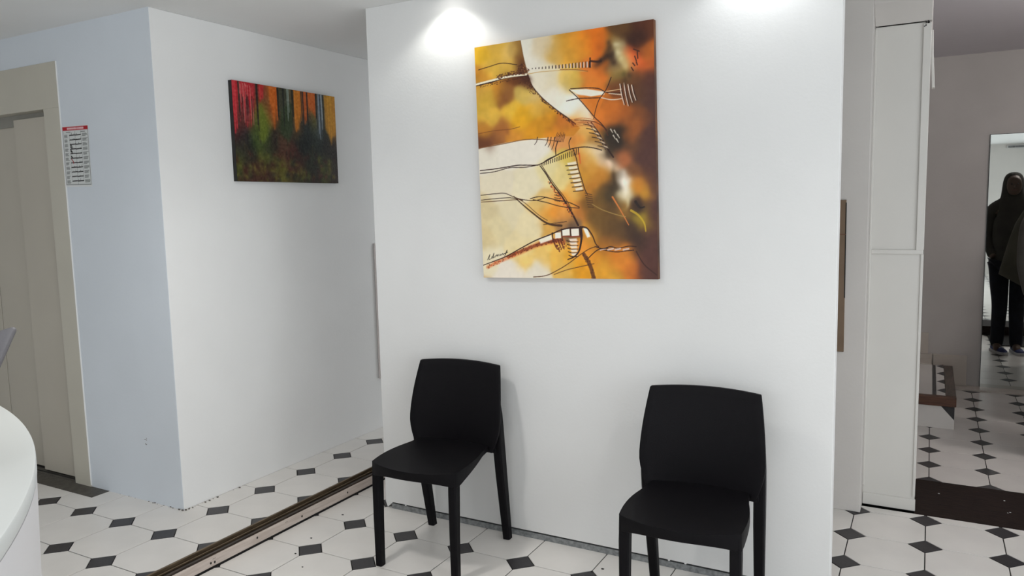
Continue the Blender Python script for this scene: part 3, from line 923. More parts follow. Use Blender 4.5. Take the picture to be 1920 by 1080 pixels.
    # net of lines below the arc
    cv.stroke([(455,430),(500,432),(540,440),(570,460),(585,490)], br, 1.4)
    cv.stroke([(520,440),(545,475),(565,510),(585,545),(605,575)], ink, 2.2, 2.8)
    cv.stroke([(505,440),(530,470),(552,505),(575,545)], ink, 1.4)
    for k in range(6):
        x, y = 520 + k * 11, 452 + k * 17
        cv.poly([(x - 12, y - 8), (x + 6, y - 4), (x + 12, y + 6), (x - 4, y + 2)], (236, 222, 198), 2, .8)
        cv.stroke([(x - 30, y - 6), (x - 6, y - 1), (x + 14, y + 8)], ink, 1.4)
    for k in range(7):
        y = 425 + k * 5
        cv.stroke([(440, y + 4), (490, y - 2 + 3 * math.sin(k)), (545, y + 6)], (170, 80, 34), 1.0, a=.7)
    for (x, y) in ((596,466),(610,470),(606,490),(622,486),(618,504)):
        cv.stroke([(x, y), (x + 8, y + 14)], (190, 184, 176), 2.2, 1.0)
    # cream field: long sweeping lines
    cv.stroke([(78,542),(140,532),(200,520),(260,508),(330,508),(400,515)], (120, 78, 44), 1.3)
    for x, l in ((305,28),(346,34),(358,40),(372,52)):
        cv.stroke([(x + 4, 505 - 6), (x, 505 + l * .4), (x - 8, 505 + l * .8)], ink, 1.6, 1.0)
    for k in range(8):
        cv.stroke([(374 + k * 5, 516), (379 + k * 5, 500), (388 + k * 4, 480 + (k % 3) * 5)], (84, 46, 34), 1.0)
    cv.stroke([(388,515),(380,540),(380,568)], ink, 1.8)
    cv.stroke([(440,500),(432,520),(436,548)], ink, 1.6)
    cv.stroke([(84,630),(150,622),(220,610),(250,608),(300,608),(318,604),(360,582),(400,560),(440,544),(490,536),(530,540),(560,548)], ink, 1.7)
    cv.stroke([(84,641),(140,634),(200,618),(260,616),(318,604),(350,584),(390,566)], ink, 1.4)
    for k in range(18):
        x = 326 + k * 8.4; y = 604 - k * 3.6
        cv.stroke([(x, y - 2), (x - 1, y + 6 + k * 0.9)], ink, 1.5)
    # rungs
    for k in range(7):
        y = 600 + k * 16.5; x = 458 + k * 4
        cv.poly([(x - 34 + k, y - 1), (x, y - 8), (x + 4, y + 3), (x - 30 + k, y + 8)], (236, 230, 220), 2, .9)
        cv.stroke([(x - 40 + k, y + 10), (x - 10, y + 8), (x + 5, y + 5)], ink, 1.4)
    cv.stroke([(448,545),(460,580),(468,620),(480,660),(492,700),(502,720)], ink, 1.6)
    cv.stroke([(472,560),(476,600),(470,560)], (206, 92, 40), 2.0, a=.8)
    for k in range(7):
        cv.stroke([(492 + k * 2, 715 + k * 9), (520 + k, 722 + k * 8)], (70, 44, 28), 1.2)
    # dark diagonal down the middle
    cv.stroke([(318,610),(340,640),(365,680),(400,725),(425,765),(445,800),(465,840)], ink, 1.8, 3.6)
    cv.stroke([(326,610),(350,648),(380,690),(415,735),(440,780)], ink, 1.2)
    cv.speck([(352,672),(380,712),(410,752),(446,806)], 90, 5, ((206, 104, 48), (60, 32, 24), (190, 92, 44)), 2.0, r)
    for k in range(4):
        cv.stroke([(374, 712 + k * 11), (396, 718 + k * 10)], ink, 1.2)
    # second bundle of lines at left
    cv.stroke([(86,726),(140,720),(180,718),(215,732),(250,742),(300,745),(340,732)], ink, 1.3)
    cv.stroke([(88,745),(130,740),(200,735),(250,745)], ink, 1.3)
    cv.stroke([(88,752),(150,748),(230,742)], (90, 60, 36), 1.3)
    cv.stroke([(280,738),(320,730),(380,742),(430,752),(470,770)], ink, 1.5)
    cv.stroke([(290,742),(340,752),(400,768),(470,774)], ink, 1.4)
    cv.stroke([(215,730),(250,762),(290,795),(330,825),(360,838),(400,842)], (70, 46, 28), 1.8, 4.0)
    cv.stroke([(225,735),(262,758),(310,800),(345,822)], (96, 62, 34), 1.2)
    cv.stroke([(330,838),(380,832),(420,826)], (60, 40, 30), 1.2)
    # white teeth along the bow
    bow = [(95,996),(140,979),(183,962),(243,929),(298,900),(360,875),(400,858),(440,850),(480,850)]
    cv.stroke([(112,1003),(170,975),(240,945),(310,915),(380,900),(405,902)], (206, 104, 44), 6, 11, a=.55, soft=5)
    cv.stroke([(190,962),(250,938),(320,912),(385,898)], (120, 50, 28), 4, 6, a=.7, soft=3)
    cv.speck([(112,1003),(170,975),(240,945)], 70, 7, ((206, 84, 44), (190, 90, 50), (110, 46, 28)), 1.5, r)
    cv.speck([(190,962),(250,938),(320,912),(385,898)], 110, 7, ((78, 34, 22), (110, 44, 26), (150, 66, 34)), 1.7, r)
    cv.speck([(372,898),(384,925),(396,938)], 40, 7, ((84, 34, 24), (110, 44, 28)), 1.8, r)
    cv.speck([(396,890),(412,925)], 40, 8, ((84, 34, 24), (120, 50, 32)), 1.8, r)
    cv.poly([(310,892),(358,874),(364,896),(318,912)], wh, 2, .9)
    for (x, y, w_, h_) in ((386,880,22,24),(416,868,30,26),(452,868,30,30)):
        cv.poly([(x - w_ / 2, y - h_ / 2 + 2), (x + w_ / 2, y - h_ / 2 - 1), (x + w_ / 2 + 1, y + h_ / 2 - 2), (x - w_ / 2, y + h_ / 2)], (240, 232, 228), 1.6)
    cv.poly([(484,852),(500,850),(512,884),(500,888)], (242, 238, 234), 2)
    for k in range(5):
        y = 896 + k * 14
        cv.poly([(428 + k * 2, y - 3), (458, y - 5), (462, y + 5), (434 + k * 2, y + 6)], (238, 228, 226), 2, .9)
        cv.stroke([(420 + k * 2, y + 4), (440, y + 9), (464, y + 8)], ink, 1.6)
    cv.stroke(bow, ink, 1.5, 2.6)
    for x, y0, y1 in ((364,870,905),(400,856,900),(434,852,884),(470,850,885)):
        cv.stroke([(x, y0), (x + 3, y1)], ink, 2.2)
    cv.stroke([(402,884),(440,884),(472,882)], (130, 50, 34), 1.8)
    cv.stroke([(474,848),(478,880),(474,915),(466,942),(448,962),(424,972)], ink, 4.5, 1.8)
    cv.stroke([(480,846),(500,852),(520,880),(532,910),(545,925)], ink, 3.0, 1.4)
    for x in (368, 386, 396):
        cv.stroke([(x, 895), (x + 8, 920), (x + 14, 932)], (96, 40, 26), 3.5, 1.5, a=.85)
    # lower right chain and dashed band
    cv.stroke([(530,922),(560,930),(590,922),(620,928),(660,920),(690,922)], ink, 1.6)
    cv.stroke([(560,934),(610,942),(650,938),(680,935)], ink, 1.6)
    for x in (560, 590, 618, 650):
        cv.stroke([(x - 10, 934), (x + 10, 930)], (206, 180, 170), 3.0)
    cv.stroke([(290,1040),(340,1034),(390,1010),(430,985),(470,955),(510,930),(545,920)], (90, 56, 30), 1.5)
    cv.stroke([(370,1030),(420,1012),(470,1000),(525,988)], (96, 60, 32), 1.3)
    cv.stroke([(500,970),(540,935),(580,928)], ink, 1.6)
    cv.stroke([(486,952),(500,975),(512,1000),(524,1044)], (84, 48, 26), 6.5, 7, a=.85, soft=2)
    cv.speck([(486,952),(500,975),(512,1000),(524,1044)], 60, 9, ((66, 36, 22), (120, 70, 30)), 1.6, r)
    # long orange blades
    cv.stroke([(600,730),(630,780),(662,838)], (200, 120, 60), 3.0, 1.4)
    cv.stroke([(520,758),(560,780),(620,800),(650,806)], (168, 140, 80), 1.4, a=.8)
    cv.stroke([(690,748),(706,770),(724,768)], (34, 22, 18), 4.5, 2)
    cv.stroke([(672,782),(700,800),(722,830),(728,862)], (196, 168, 44), 4, 2, a=.8)
    cv.stroke([(690,940),(720,990),(768,1030)], (58, 34, 28), 2.0)
    # painter's signature
    def sg(pts, w=0.95):
        cv.stroke([(x, y - 1) for x, y in pts], (30, 22, 18), w, soft=1.0)
    sg([(112,976),(118,962),(121,956),(117,974),(124,972)]); sg([(127,971),(129,963)]); sg([(130,970),(137,950),(134,968),(139,964)]); sg([(141,966),(143,959)])
    sg([(146,962),(148,956),(150,962),(153,955),(156,961)]); sg([(159,959),(161,954),(163,959),(166,954)]); sg([(168,956),(171,951),(173,956),(177,951)])
    sg([(180,958),(184,946),(188,938),(185,948),(178,962)]); sg([(178,952),(190,946)], 1.2)
    g = fnoise(cv.h, cv.w, 8, 9)[..., None] * 5
    cv.img = (cv.img + g) * np.array((1.03, 1.0, 0.95))
    t = thing('abstract_painting', 'large orange, gold and brown abstract canvas on the white partition', 'painting', (1.6600, YW - 0.014, 1.692))
    t.rotation_euler = (0, -math.radians(0.95), 0)
    W, H = 0.803, 1.000
    MB().box(-W / 2, W / 2 - 0.004, -0.0115, 0.0135, -H / 2, H / 2).build('canvas_edge', mat('canvas_edge_paint', rgb(206, 180, 120), 0.7, col2=rgb(170, 120, 60), scale=4), t)['label'] = 'ochre painted canvas edge'
    MB().box(W / 2 - 0.004, W / 2, -0.0115, 0.0135, -H / 2, H / 2).build('canvas_edge', mat('canvas_edge_brown', rgb(120, 76, 44), 0.7, col2=rgb(70, 44, 34), scale=6), t)['label'] = 'brown painted canvas edge'
    sf = cv.mesh('painted_canvas', W, H, M['oil'], t, gain=1.12)
    sf.location = (0, -0.0122, 0)
    return t
big_painting()

def small_painting():
    cv = Canvas(300, 200, ((110, 92), (1015, 243), (1055, 1003), (160, 975)), warp=5.0, seed=21, k=1.5)
    pts = [(130,130,190,40,50),(140,300,185,45,50),(150,500,120,40,40),(200,150,175,32,40),(250,170,180,36,44),(290,190,180,50,50),(215,330,150,40,42),(270,360,150,50,48),(180,420,70,50,42),
        (330,200,70,40,34),(360,160,190,44,44),(350,260,120,40,36),(400,220,90,76,48),(440,170,200,100,34),(480,220,206,104,34),(470,340,150,80,36),(360,340,140,140,40),(380,450,110,120,40),(340,480,64,76,36),
        (540,200,62,58,40),(540,330,58,60,42),(590,230,90,96,80),(600,380,76,88,72),(640,260,50,52,40),(560,470,56,60,40),(670,220,200,120,34),(690,320,206,122,36),(690,460,190,110,40),(640,480,40,46,38),
        (740,240,196,96,36),(760,360,170,84,34),(730,480,30,44,48),(800,240,200,100,34),(830,300,196,96,34),(820,440,110,104,40),(790,480,34,44,48),(880,280,96,104,108),(890,420,86,96,104),(880,560,70,80,76),
        (930,330,60,56,40),(960,300,202,140,30),(1000,340,200,136,30),(970,440,190,130,32),(1000,540,186,124,34),(940,540,40,44,34),(1010,640,40,34,28),
        (180,600,50,36,36),(240,640,48,40,44),(200,700,40,42,36),(350,600,62,80,34),(400,620,70,86,34),(300,720,36,44,34),(260,760,44,46,30),(430,700,48,52,32),(500,650,44,36,30),(560,700,80,44,36),(580,640,84,60,40),(640,740,76,40,32),
        (720,620,26,32,30),(780,700,22,28,26),(860,680,30,36,32),(940,640,26,28,26),(1000,740,36,32,28),(200,820,82,90,34),(180,920,60,62,32),(260,900,70,40,32),(330,860,76,36,28),(400,900,66,38,28),(400,790,84,86,34),
        (530,850,110,106,36),(580,930,92,88,34),(500,940,60,38,30),(650,880,70,40,30),(700,850,66,34,28),(680,960,74,72,32),(780,900,40,40,28),(740,960,54,56,32),(850,860,30,34,28),(920,920,70,74,32),(980,860,62,54,32),(1020,960,50,36,30),(860,980,46,36,30),(300,970,56,40,30),(960,780,40,38,28),(840,780,52,56,36)]
    cv.field(pts, 7.0, ay=0.62)
    for col, q in (((186, 40, 50), [(108,92),(152,98),(150,300),(152,540),(142,548),(128,380)]), ((176, 32, 42), [(160,100),(308,122),(306,260),(300,330),(200,330),(172,230)]),
                   ((190, 44, 46), [(345,132),(388,138),(384,220),(362,280),(352,240)]), ((208, 104, 30), [(434,148),(508,160),(500,330),(490,520),(470,400),(446,270)]),
                   ((206, 124, 34), [(640,180),(716,192),(714,330),(704,520),(682,545),(664,400),(650,280)]), ((196, 94, 38), [(722,196),(776,204),(774,330),(766,470),(754,480),(738,340)]),
                   ((202, 100, 34), [(782,205),(850,216),(846,330),(836,400),(800,350),(786,300)]), ((200, 138, 30), [(914,230),(1018,246),(1026,420),(1030,580),(1000,600),(992,660),(972,590),(936,520),(926,360)]),
                   ((60, 62, 46), [(512,162),(600,176),(580,300),(548,360),(520,380)]), ((92, 102, 104), [(854,220),(910,230),(920,380),(910,520),(880,600),(858,420)]),
                   ((52, 66, 40), [(540,360),(600,300),(640,300),(650,520),(620,640),(540,560)]), ((104, 116, 36), [(345,310),(372,300),(410,420),(430,560),(400,640),(360,620)])):
        cv.poly(q, col, 5, .85)
    r = np.random.RandomState(8)
    def drip(x, y0, y1, col, w, a=.8):
        k = r.rand() * 8 - 4
        cv.stroke([(x, y0), (x + k * .4 + (y1 - y0) * .03, (y0 + y1) / 2), (x + k + (y1 - y0) * .06, y1)], col, w, w * .5, a=a)
    for k in range(26):
        x = 165 + 140 * r.rand(); y = 95 + (x - 110) * .16
        drip(x, y + 40 * r.rand(), y + 180 + 210 * r.rand(), (196, 60, 66) if k % 3 else (206, 130, 120), 1.5)
    for k in range(16):
        x = 175 + 130 * r.rand()
        drip(x, 200 + 80 * r.rand(), 380 + 90 * r.rand(), (66, 36, 36), 1.2)
    for x, c, l in ((115,(200,56,64),420),(135,(204,60,66),400),(170,(60,44,38),330),(325,(36,30,26),380),(350,(190,50,50),130),(378,(182,46,46),120),(445,(206,104,34),150),(478,(206,104,34),260),(495,(206,100,32),300),(510,(30,28,24),330),
                    (560,(26,28,24),300),(600,(150,160,150),230),(592,(120,132,118),300),(640,(30,32,26),300),(660,(208,126,40),330),(690,(210,126,38),330),(705,(206,120,36),260),(725,(30,34,34),330),(750,(200,100,40),270),(768,(30,26,26),300),(790,(206,104,36),140),
                    (830,(204,100,34),210),(850,(40,40,36),300),(870,(140,150,160),380),(885,(60,70,80),400),(900,(150,160,166),300),(915,(40,40,34),330),(950,(206,146,34),330),(975,(206,146,34),330),(1000,(204,140,34),300)):
        y = 95 + (x - 110) * .165
        for j in range(3):
            drip(x + (r.rand() - .5) * 14, y + 10 * r.rand(), y + l * (.7 + .4 * r.rand()), c, 2.6)
    for k in range(120):                                 # mottled undergrowth
        x, y = 150 + 880 * r.rand(), 720 + 260 * r.rand() ** .7
        c = ((100, 104, 38), (78, 36, 28), (40, 44, 30), (122, 118, 46), (56, 30, 26))[r.randint(5)]
        cv.blob(x, y, 2 + 3 * r.rand(), c, .55, 2 + 4 * r.rand())
    for k in range(70):
        x, y = 150 + 860 * r.rand(), 560 + 200 * r.rand()
        drip(x, y, y + 90 * r.rand(), ((24, 28, 26), (44, 50, 34), (70, 60, 40))[r.randint(3)], 1.6, .6)
    cv.img = cv.img + fnoise(cv.h, cv.w, 4, 4)[..., None] * 22 + fnoise(cv.h, cv.w, 2, 6)[..., None] * 10
    t = thing('forest_painting', 'small dark red, orange and green streaked canvas on the corridor wall', 'painting', (XP + 0.0135, 1.038, 1.9135), math.pi / 2)
    W, H = 0.765, 0.510
    MB().box(-W / 2, W / 2, -0.0115, 0.0130, -H / 2, H / 2).build('canvas_edge', mat('black_canvas_edge', (0.012, 0.010, 0.009), 0.7, var=0.4), t)['label'] = 'black painted canvas edge'
    sf = cv.mesh('painted_canvas', W, H, M['thick_oil'], t, gain=1.05)
    sf.location = (0, -0.0122, 0)
small_painting()

# ------------------------------------------------------------------ paper notice beside the lift
def notice():
    cv = Canvas(126, 178, ((0, 0), (420, 0), (420, 594), (0, 594)), seed=31)
    cv.img[:] = (206, 208, 206)
    cv.poly([(0, 0), (420, 0), (420, 38), (0, 38)], (172, 28, 40), 1)
    r = np.random.RandomState(2)
    x = 80
    while x < 350:                                           # small white heading
        w = 6 + 9 * r.rand()
        cv.stroke([(x, 14), (x, 26)], (226, 190, 192), 3.0, a=.9); cv.stroke([(x, 20), (x + w * .6, 20)], (226, 190, 192), 2.0, a=.8)
        x += w
    gr, bk = (112, 114, 112), (34, 32, 32)
    for x in (60, 300):
        cv.stroke([(x, 56), (x + 70, 56)], (70, 70, 70), 2.0, a=.8)
    for x0, y0, x1, y1 in ((4, 40, 4, 588), (416, 40, 416, 588), (4, 588, 416, 588), (205, 50, 205, 588)):
        cv.stroke([(x0, y0), (x1, y1)], (66, 66, 66), 1.2)
    for k in range(11):
        y = 88 + k * 46.5
        cv.stroke([(110, y), (205, y - 3)], bk, 3.0); cv.stroke([(205, y), (300, y - 4)], bk, 3.0)
        for q in range(5):
            xx = 112 + 180 * r.rand(); cv.stroke([(xx, y - 4), (xx + 10 * r.rand(), y - 4 - 22 * r.rand())], bk if q % 2 else (120, 118, 118), 2.0, a=.8)
        cv.stroke([(112, y), (108, y - 40)], (150, 150, 150), 1.0); cv.stroke([(300, y), (304, y - 40)], (110, 110, 110), 1.0)
        for q in range(4):
            cv.stroke([(24, y + q * 8 - 4), (60 + 26 * r.rand(), y + q * 8 - 5)], gr, 1.7, a=.8)
            cv.stroke([(322, y + q * 8 - 12), (372 + 34 * r.rand(), y + q * 8 - 14)], gr, 1.7, a=.8)
    cv.stroke([(122, 330), (140, 350), (150, 372)], (150, 30, 34), 3.0)
    for y in (185, 205, 240, 250, 300):
        cv.stroke([(120, y), (140, y + 14)], bk, 4.5, 3)
    t = thing('paper_notice', 'white instruction sheet with red heading taped beside the lift', 'notice', (-0.775, YB - 0.0015, 1.798))
    t.rotation_euler = (0, math.radians(1.2), 0)
    MB().box(-0.107, 0.107, -0.0008, 0.0008, -0.152, 0.152).build('backing_film', M['paper'], t)
    sf = cv.mesh('printed_sheet', 0.210, 0.292, M['print'], t)
    sf.location = (0, -0.0014, 0.002)
notice()

# ------------------------------------------------------------------ cardboard on the grey wall, pale strip in the corridor
cb = MB().box(-0.24, 0.0, -0.005, 0.0045, -0.358, 0.358).build('cardboard_sheet', M['cardboard'], bevel=0.001, segs=1)
cb.location = (2.664, YG - 0.006, 1.136)
cb.rotation_euler = (0, math.radians(-0.3), 0)
tag(cb, 'narrow strip of brown cardboard showing past the partition on the grey wall', 'cardboard')
MB().box(-0.239, 0.0005, -0.0054, -0.0049, 0.196, 0.200).build('fold_line', M['wood'], cb)
MB().box(-0.003, 0.0012, -0.0053, 0.0035, -0.10, 0.345).build('torn_edge', M['dark'], cb)

lb = MB().box(0, 0.010, -0.0, 0.30, 0, 0.89).build('pale_wall_strip', mat('pale_pinkish', (0.66, 0.60, 0.58), 0.7, var=0.05), bevel=0.002)  # thin pale strip, slightly pinker than the wall
lb.location = (XP + 0.003, 1.752, ZL + 0.335)
tag(lb, 'pale pinkish strip on the corridor wall behind the partition', 'board')

# ------------------------------------------------------------------ mirror in the dim room
mr = thing('wall_mirror', 'tall frameless mirror standing on the ledge of the dim room', 'mirror', (3.412, 5.21, ZF + 0.0145))
MB().box(0, 0.82, 0.0, 0.004, 0, 2.078).build('mirror_glass', M['mirror'], mr)
MB().box(-0.004, 0.824, 0.0042, 0.019, 0, 2.082).build('backing', M['mirror_edge'], mr)

# ------------------------------------------------------------------ steps in the dim room
stp = thing('tiled_step', 'white tiled step with brown wooden nosing in the dim room', 'step', (2.7, 3.81, ZF))
def spart(name, mt, x0, x1, y0, y1, z0, z1, bevel=0.002, label=None):
    o = MB().box(x0 - 2.7, x1 - 2.7, y0 - 3.81, y1 - 3.81, z0 - ZF, z1 - ZF).build(name, mt, stp, bevel=bevel)
    if label:
        o['label'] = label
    return o
spart('riser_block', M['tile'], 2.21, 3.195, 3.82, 4.94, ZF, 0.112)
spart('front_nosing', M['wood'], 2.21, 3.203, 3.80, 3.855, 0.052, 0.120, 0.006, 'brown stained wooden front nosing')
spart('side_nosing', M['wood_grey'], 3.138, 3.203, 3.855, 4.94, 0.060, 0.120, 0.006, 'worn brown wooden side nosing')
spart('tread_tile', M['tile'], 2.21, 3.056, 3.856, 4.94, 0.112, 0.119, 0.001)
spart('border_strip', M['tile_black'], 3.058, 3.080, 3.856, 4.93, 0.112, 0.119, 0.001, 'thin black border strip')
spart('border_tile', M['tile'], 3.082, 3.137, 3.856, 4.94, 0.112, 0.1185, 0.001)
for y in (4.005, 4.305, 4.60, 4.89):
    MB().prism([(3.086 - 2.7, y - 3.81), (3.137 - 2.7, y - 0.075 - 3.81), (3.137 - 2.7, y + 0.075 - 3.81)], 0.1186 - ZF, 0.1195 - ZF).build('black_triangle', M['tile_black'], stp)
MB().add([(3.110 - 2.7, 0.009, 0.160), (3.194 - 2.7, 0.009, 0.160), (3.194 - 2.7, 0.009, 0.065),
          (3.110 - 2.7, 0.014, 0.160), (3.194 - 2.7, 0.014, 0.160), (3.194 - 2.7, 0.014, 0.065)],
         [(0, 2, 1), (3, 4, 5), (0, 1, 4, 3), (1, 2, 5, 4), (2, 0, 3, 5)]).build('black_riser_corner', M['tile_black'], stp)
st2 = thing('upper_step', 'pale tiled second step beside the rear wall of the dim room', 'step', (2.6, 4.95, ZF))
def s2(name, mt, *b, bevel=0.002):
    return MB().box(b[0] - 2.6, b[1] - 2.6, b[2] - 4.95, b[3] - 4.95, b[4] - ZF, b[5] - ZF).build(name, mt, st2, bevel=bevel)
s2('riser_tile', M['skirt_tile'], 3.062, 3.312, 5.185, 5.228, ZF + 0.016, 0.160)
s2('riser_tile', M['skirt_tile'], 2.30, 3.058, 5.185, 5.228, ZF + 0.016, 0.160)
s2('skirting_tile', M['skirt_tile'], 2.30, 3.024, 5.190, 5.228, 0.162, 0.340)
s2('tread', M['skirt_tile'], 2.30, 3.05, 4.945, 5.18, ZF, 0.122)

# ------------------------------------------------------------------ reception counter and its screen
cx, cy, R1, R0 = 0.344, -3.101, 2.112, 1.52
A0, A1, NA = math.radians(22), math.radians(86), 48
ct = thing('reception_counter', 'curved white reception counter at the lower left', 'counter', (cx + 1.8 * math.cos(math.radians(55)), cy + 1.8 * math.sin(math.radians(55)), 0.0))
ox, oy = ct.location.x, ct.location.y
def sector(r0, r1, z0, z1, r1b=None):
    r1b = r1b or r1
    mb = MB()
    rings = []
    for k in range(NA + 1):
        a = A0 + (A1 - A0) * k / NA
        c, s = math.cos(a), math.sin(a)
        rings.append([(cx + r * c - ox, cy + r * s - oy, z) for r, z in ((r0, z0), (r1b, z0), (r1, z1), (r0, z1))])
    mb.loft(rings)
    return mb
cb_ = sector(R0 + 0.03, R1 - 0.001, 0.0, 0.965, R1 - 0.036).build('curved_front', M['counter_side'], ct)
smooth_by_angle(cb_, 30)
ctp = sector(R0, R1, 0.966, 1.0).build('countertop', M['counter'], ct, bevel=0.004)
smooth_by_angle(ctp, 30)

# tilted grey screen
T = Vector((1.372, -1.268, 1.2785))
oo = Vector((-0.511, 0.86, 0))
tilt = math.radians(42)
ev = Vector((oo.x * math.sin(tilt), oo.y * math.sin(tilt), math.cos(tilt)))
tg = Vector((-oo.y, oo.x, 0))
rol = math.radians(22)
ev2 = ev * math.cos(rol) + tg * math.sin(rol) * -1
tg2 = tg * math.cos(rol) + ev * math.sin(rol)
ev2 = (ev - tg * math.tan(math.radians(2))).normalized()
tg2 = (tg - ev * math.tan(rol)).normalized()
nn = tg2.cross(ev2).normalized()
base_c = T - ev2 * 0.14 + tg2 * 0.20
sc = thing('counter_screen', 'grey tilted screen back at the left picture edge above the counter', 'screen', (base_c.x, base_c.y, 1.0))
def slab(mb, w, h, t, rad, org):
    pts = []
    for qx, qy, a0 in ((rad, rad, 180), (w - rad, rad, 270), (w - rad, h - rad, 0), (rad, h - rad, 90)):
        for k in range(7):
            a = math.radians(a0 + 15 * k)
            pts.append((qx + rad * math.cos(a), qy + rad * math.sin(a)))
    loc = Vector(sc.location)
    rings = []
    for n_, ins in ((-t, 0.002), (-t * 0.5, 0), (t * 0.5, 0), (t, 0.002)):
        ring = []
        for (a, b) in pts:
            a2 = w / 2 + (a - w / 2) * (1 - ins * 2 / w); b2 = h / 2 + (b - h / 2) * (1 - ins * 2 / h)
            ring.append(tuple(org + tg2 * a2 - ev2 * b2 + nn * n_ - loc))
        rings.append(ring)
    mb.loft(rings)
    return mb
smooth_by_angle(slab(MB(), 0.36, 0.225, 0.005, 0.012, T).build('screen_shell', M['grey_plastic'], sc), 40)
slab(MB(), 0.33, 0.205, 0.001, 0.004, T + tg2 * 0.015 - ev2 * 0.015 + nn * (-0.0065 if nn.dot(Vector((0, 0, 1))) > 0 else 0.0065)).build('display', M['black_plastic'], sc)
MB().lathe([(0.085, 0.0005), (0.09, 0.004), (0.088, 0.012), (0.03, 0.018)], 0, 0).build('stand_base', M['grey_plastic'], sc, smooth=True)
nk = MB()
nk.loft([[(0.022 * math.cos(2 * math.pi * i / 16), 0.016 * math.sin(2 * math.pi * i / 16), z) for i in range(16)] for z in (0.012, 0.06, (T - ev2 * .14 + tg2 * .2).z - 1.0 - 0.004)])
nk.build('stand_neck', M['grey_plastic'], sc, smooth=True)

# ------------------------------------------------------------------ dark slab seen in the mirror, vent on the street wall
dm = MB().box(-0.40, 0.40, -0.33, 0.33, 0, 0.012).build('dark_slab', M['mat'], bevel=0.003)  # flat near-black slab lying on the sunken floor
dm.location = (4.02, 2.70, ZF)
tag(dm, 'charcoal slab at the foot of the passage, seen in the mirror', 'mat')
vt = thing('air_vent', 'narrow dark air vent high on the street wall, seen in the mirror', 'vent', (4.45, -4.5, 2.355))
MB().box(-0.24, 0.24, -0.0, 0.03, 0, 0.05).build('vent_frame', M['alu'], vt, bevel=0.003)
for k in range(3):
    MB().box(-0.225, 0.225, 0.0305, 0.034, 0.008 + k * 0.013, 0.016 + k * 0.013).build('slat', M['black_plastic'], vt)

# ------------------------------------------------------------------ two people, visible only in the mirror
def skinned(name, verts, edges, radii, material, parent, root=0, lev=2):
    me = bpy.data.meshes.new(name)
    me.from_pydata(verts, edges, [])
    me.materials.append(material)
    o = bpy.data.objects.new(name, me)
    COL.objects.link(o)
    o.parent = parent
    sk = o.modifiers.new('skin', 'SKIN')
    sk.use_smooth_shade = True
    if not me.skin_vertices:
        me.skin_vertices.new(name='')
    for i, r in enumerate(radii):
        me.skin_vertices[0].data[i].radius = r if isinstance(r, tuple) else (r, r)
        me.skin_vertices[0].data[i].use_root = (i == root)
    ss = o.modifiers.new('subsurf', 'SUBSURF')
    ss.levels = ss.render_levels = lev
    return o

def figure(t, spread, lx, arm=1.0):
    """body facing +y, hands in pockets; origin between the feet"""
    v = [(0, 0, 0.95), (0, 0.0, 1.12), (0, 0.0, 1.32), (0, -0.01, 1.48), (0, 0.0, 1.56), (0, 0.02, 1.64), (0, 0.03, 1.72), (0, 0.02, 1.81)]
    r = [(0.15, 0.11), (0.14, 0.10), (0.17, 0.11), (0.12, 0.085), (0.055, 0.055), (0.07, 0.085), (0.078, 0.10), (0.055, 0.07)]
    e = [(i, i + 1) for i in range(7)]
    for s in (-1, 1):
        k = len(v)
        v += [(s * 0.18, 0, 1.45), (s * 0.27 * arm, -0.03, 1.18), (s * 0.22 * arm, 0.07, 0.98), (s * 0.20 * arm, 0.10, 0.95 if arm == 1 else 1.02)]
        r += [0.062, 0.048, 0.036, 0.030]
        e += [(3, k), (k, k + 1), (k + 1, k + 2), (k + 2, k + 3)]
        k = len(v)
        v += [(s * 0.095, 0, 0.88), (s * 0.075 + lx, 0.01, 0.50), (s * spread + lx, -0.02, 0.09), (s * spread + lx, 0.12, 0.045)]
        r += [0.088, 0.058, 0.040, 0.036]
        e += [(0, k), (k, k + 1), (k + 1, k + 2), (k + 2, k + 3)]
    return v, e, r

def sneaker(t, x, y, rz):
    out = []
    prof = [(-0.095, 0.030, 0.060), (-0.06, 0.037, 0.085), (0.0, 0.040, 0.080), (0.06, 0.045, 0.062), (0.12, 0.044, 0.048), (0.165, 0.030, 0.036)]
    rings = []
    for (yy, hw, h) in prof:
        rings.append([(hw * math.cos(a) * (1 if math.sin(a) < 0.2 else 0.85), yy, 0.012 + max(0.0, (math.sin(a) * 0.5 + 0.5)) * h) for a in [2 * math.pi * k / 12 for k in range(12)]])
    o = MB().loft(rings).build('sneaker', M['sneaker'], t, smooth=True, subsurf=1)
    o.location = (x, y, 0.001)
    o.rotation_euler = (0, 0, rz)
    srings = [[(hw * 1.06 * sx, yy, z) for sx, z in ((-1, 0), (1, 0), (1, 0.028), (-1, 0.028))] for (yy, hw, h) in [(-0.104, 0.026, 0)] + prof + [(0.178, 0.018, 0)]]
    MB().loft(srings).build('sole', M['sole'], o, bevel=0.004)
    for k in range(4):
        yy = 0.01 + k * 0.026
        MB().box(-0.022, 0.022, yy, yy + 0.006, 0.085 - k * 0.008, 0.092 - k * 0.008).build('lace', M['sole'], o)
    return o

pa = thing('person', 'person in dark hooded jacket, navy jeans and blue sneakers, reflected in the mirror', 'person', (3.725, 3.40, ZF))
v, e, r = figure(pa, 0.085, 0.0, 0.72)
skinned('body', v, e, r, M['skin'], pa)
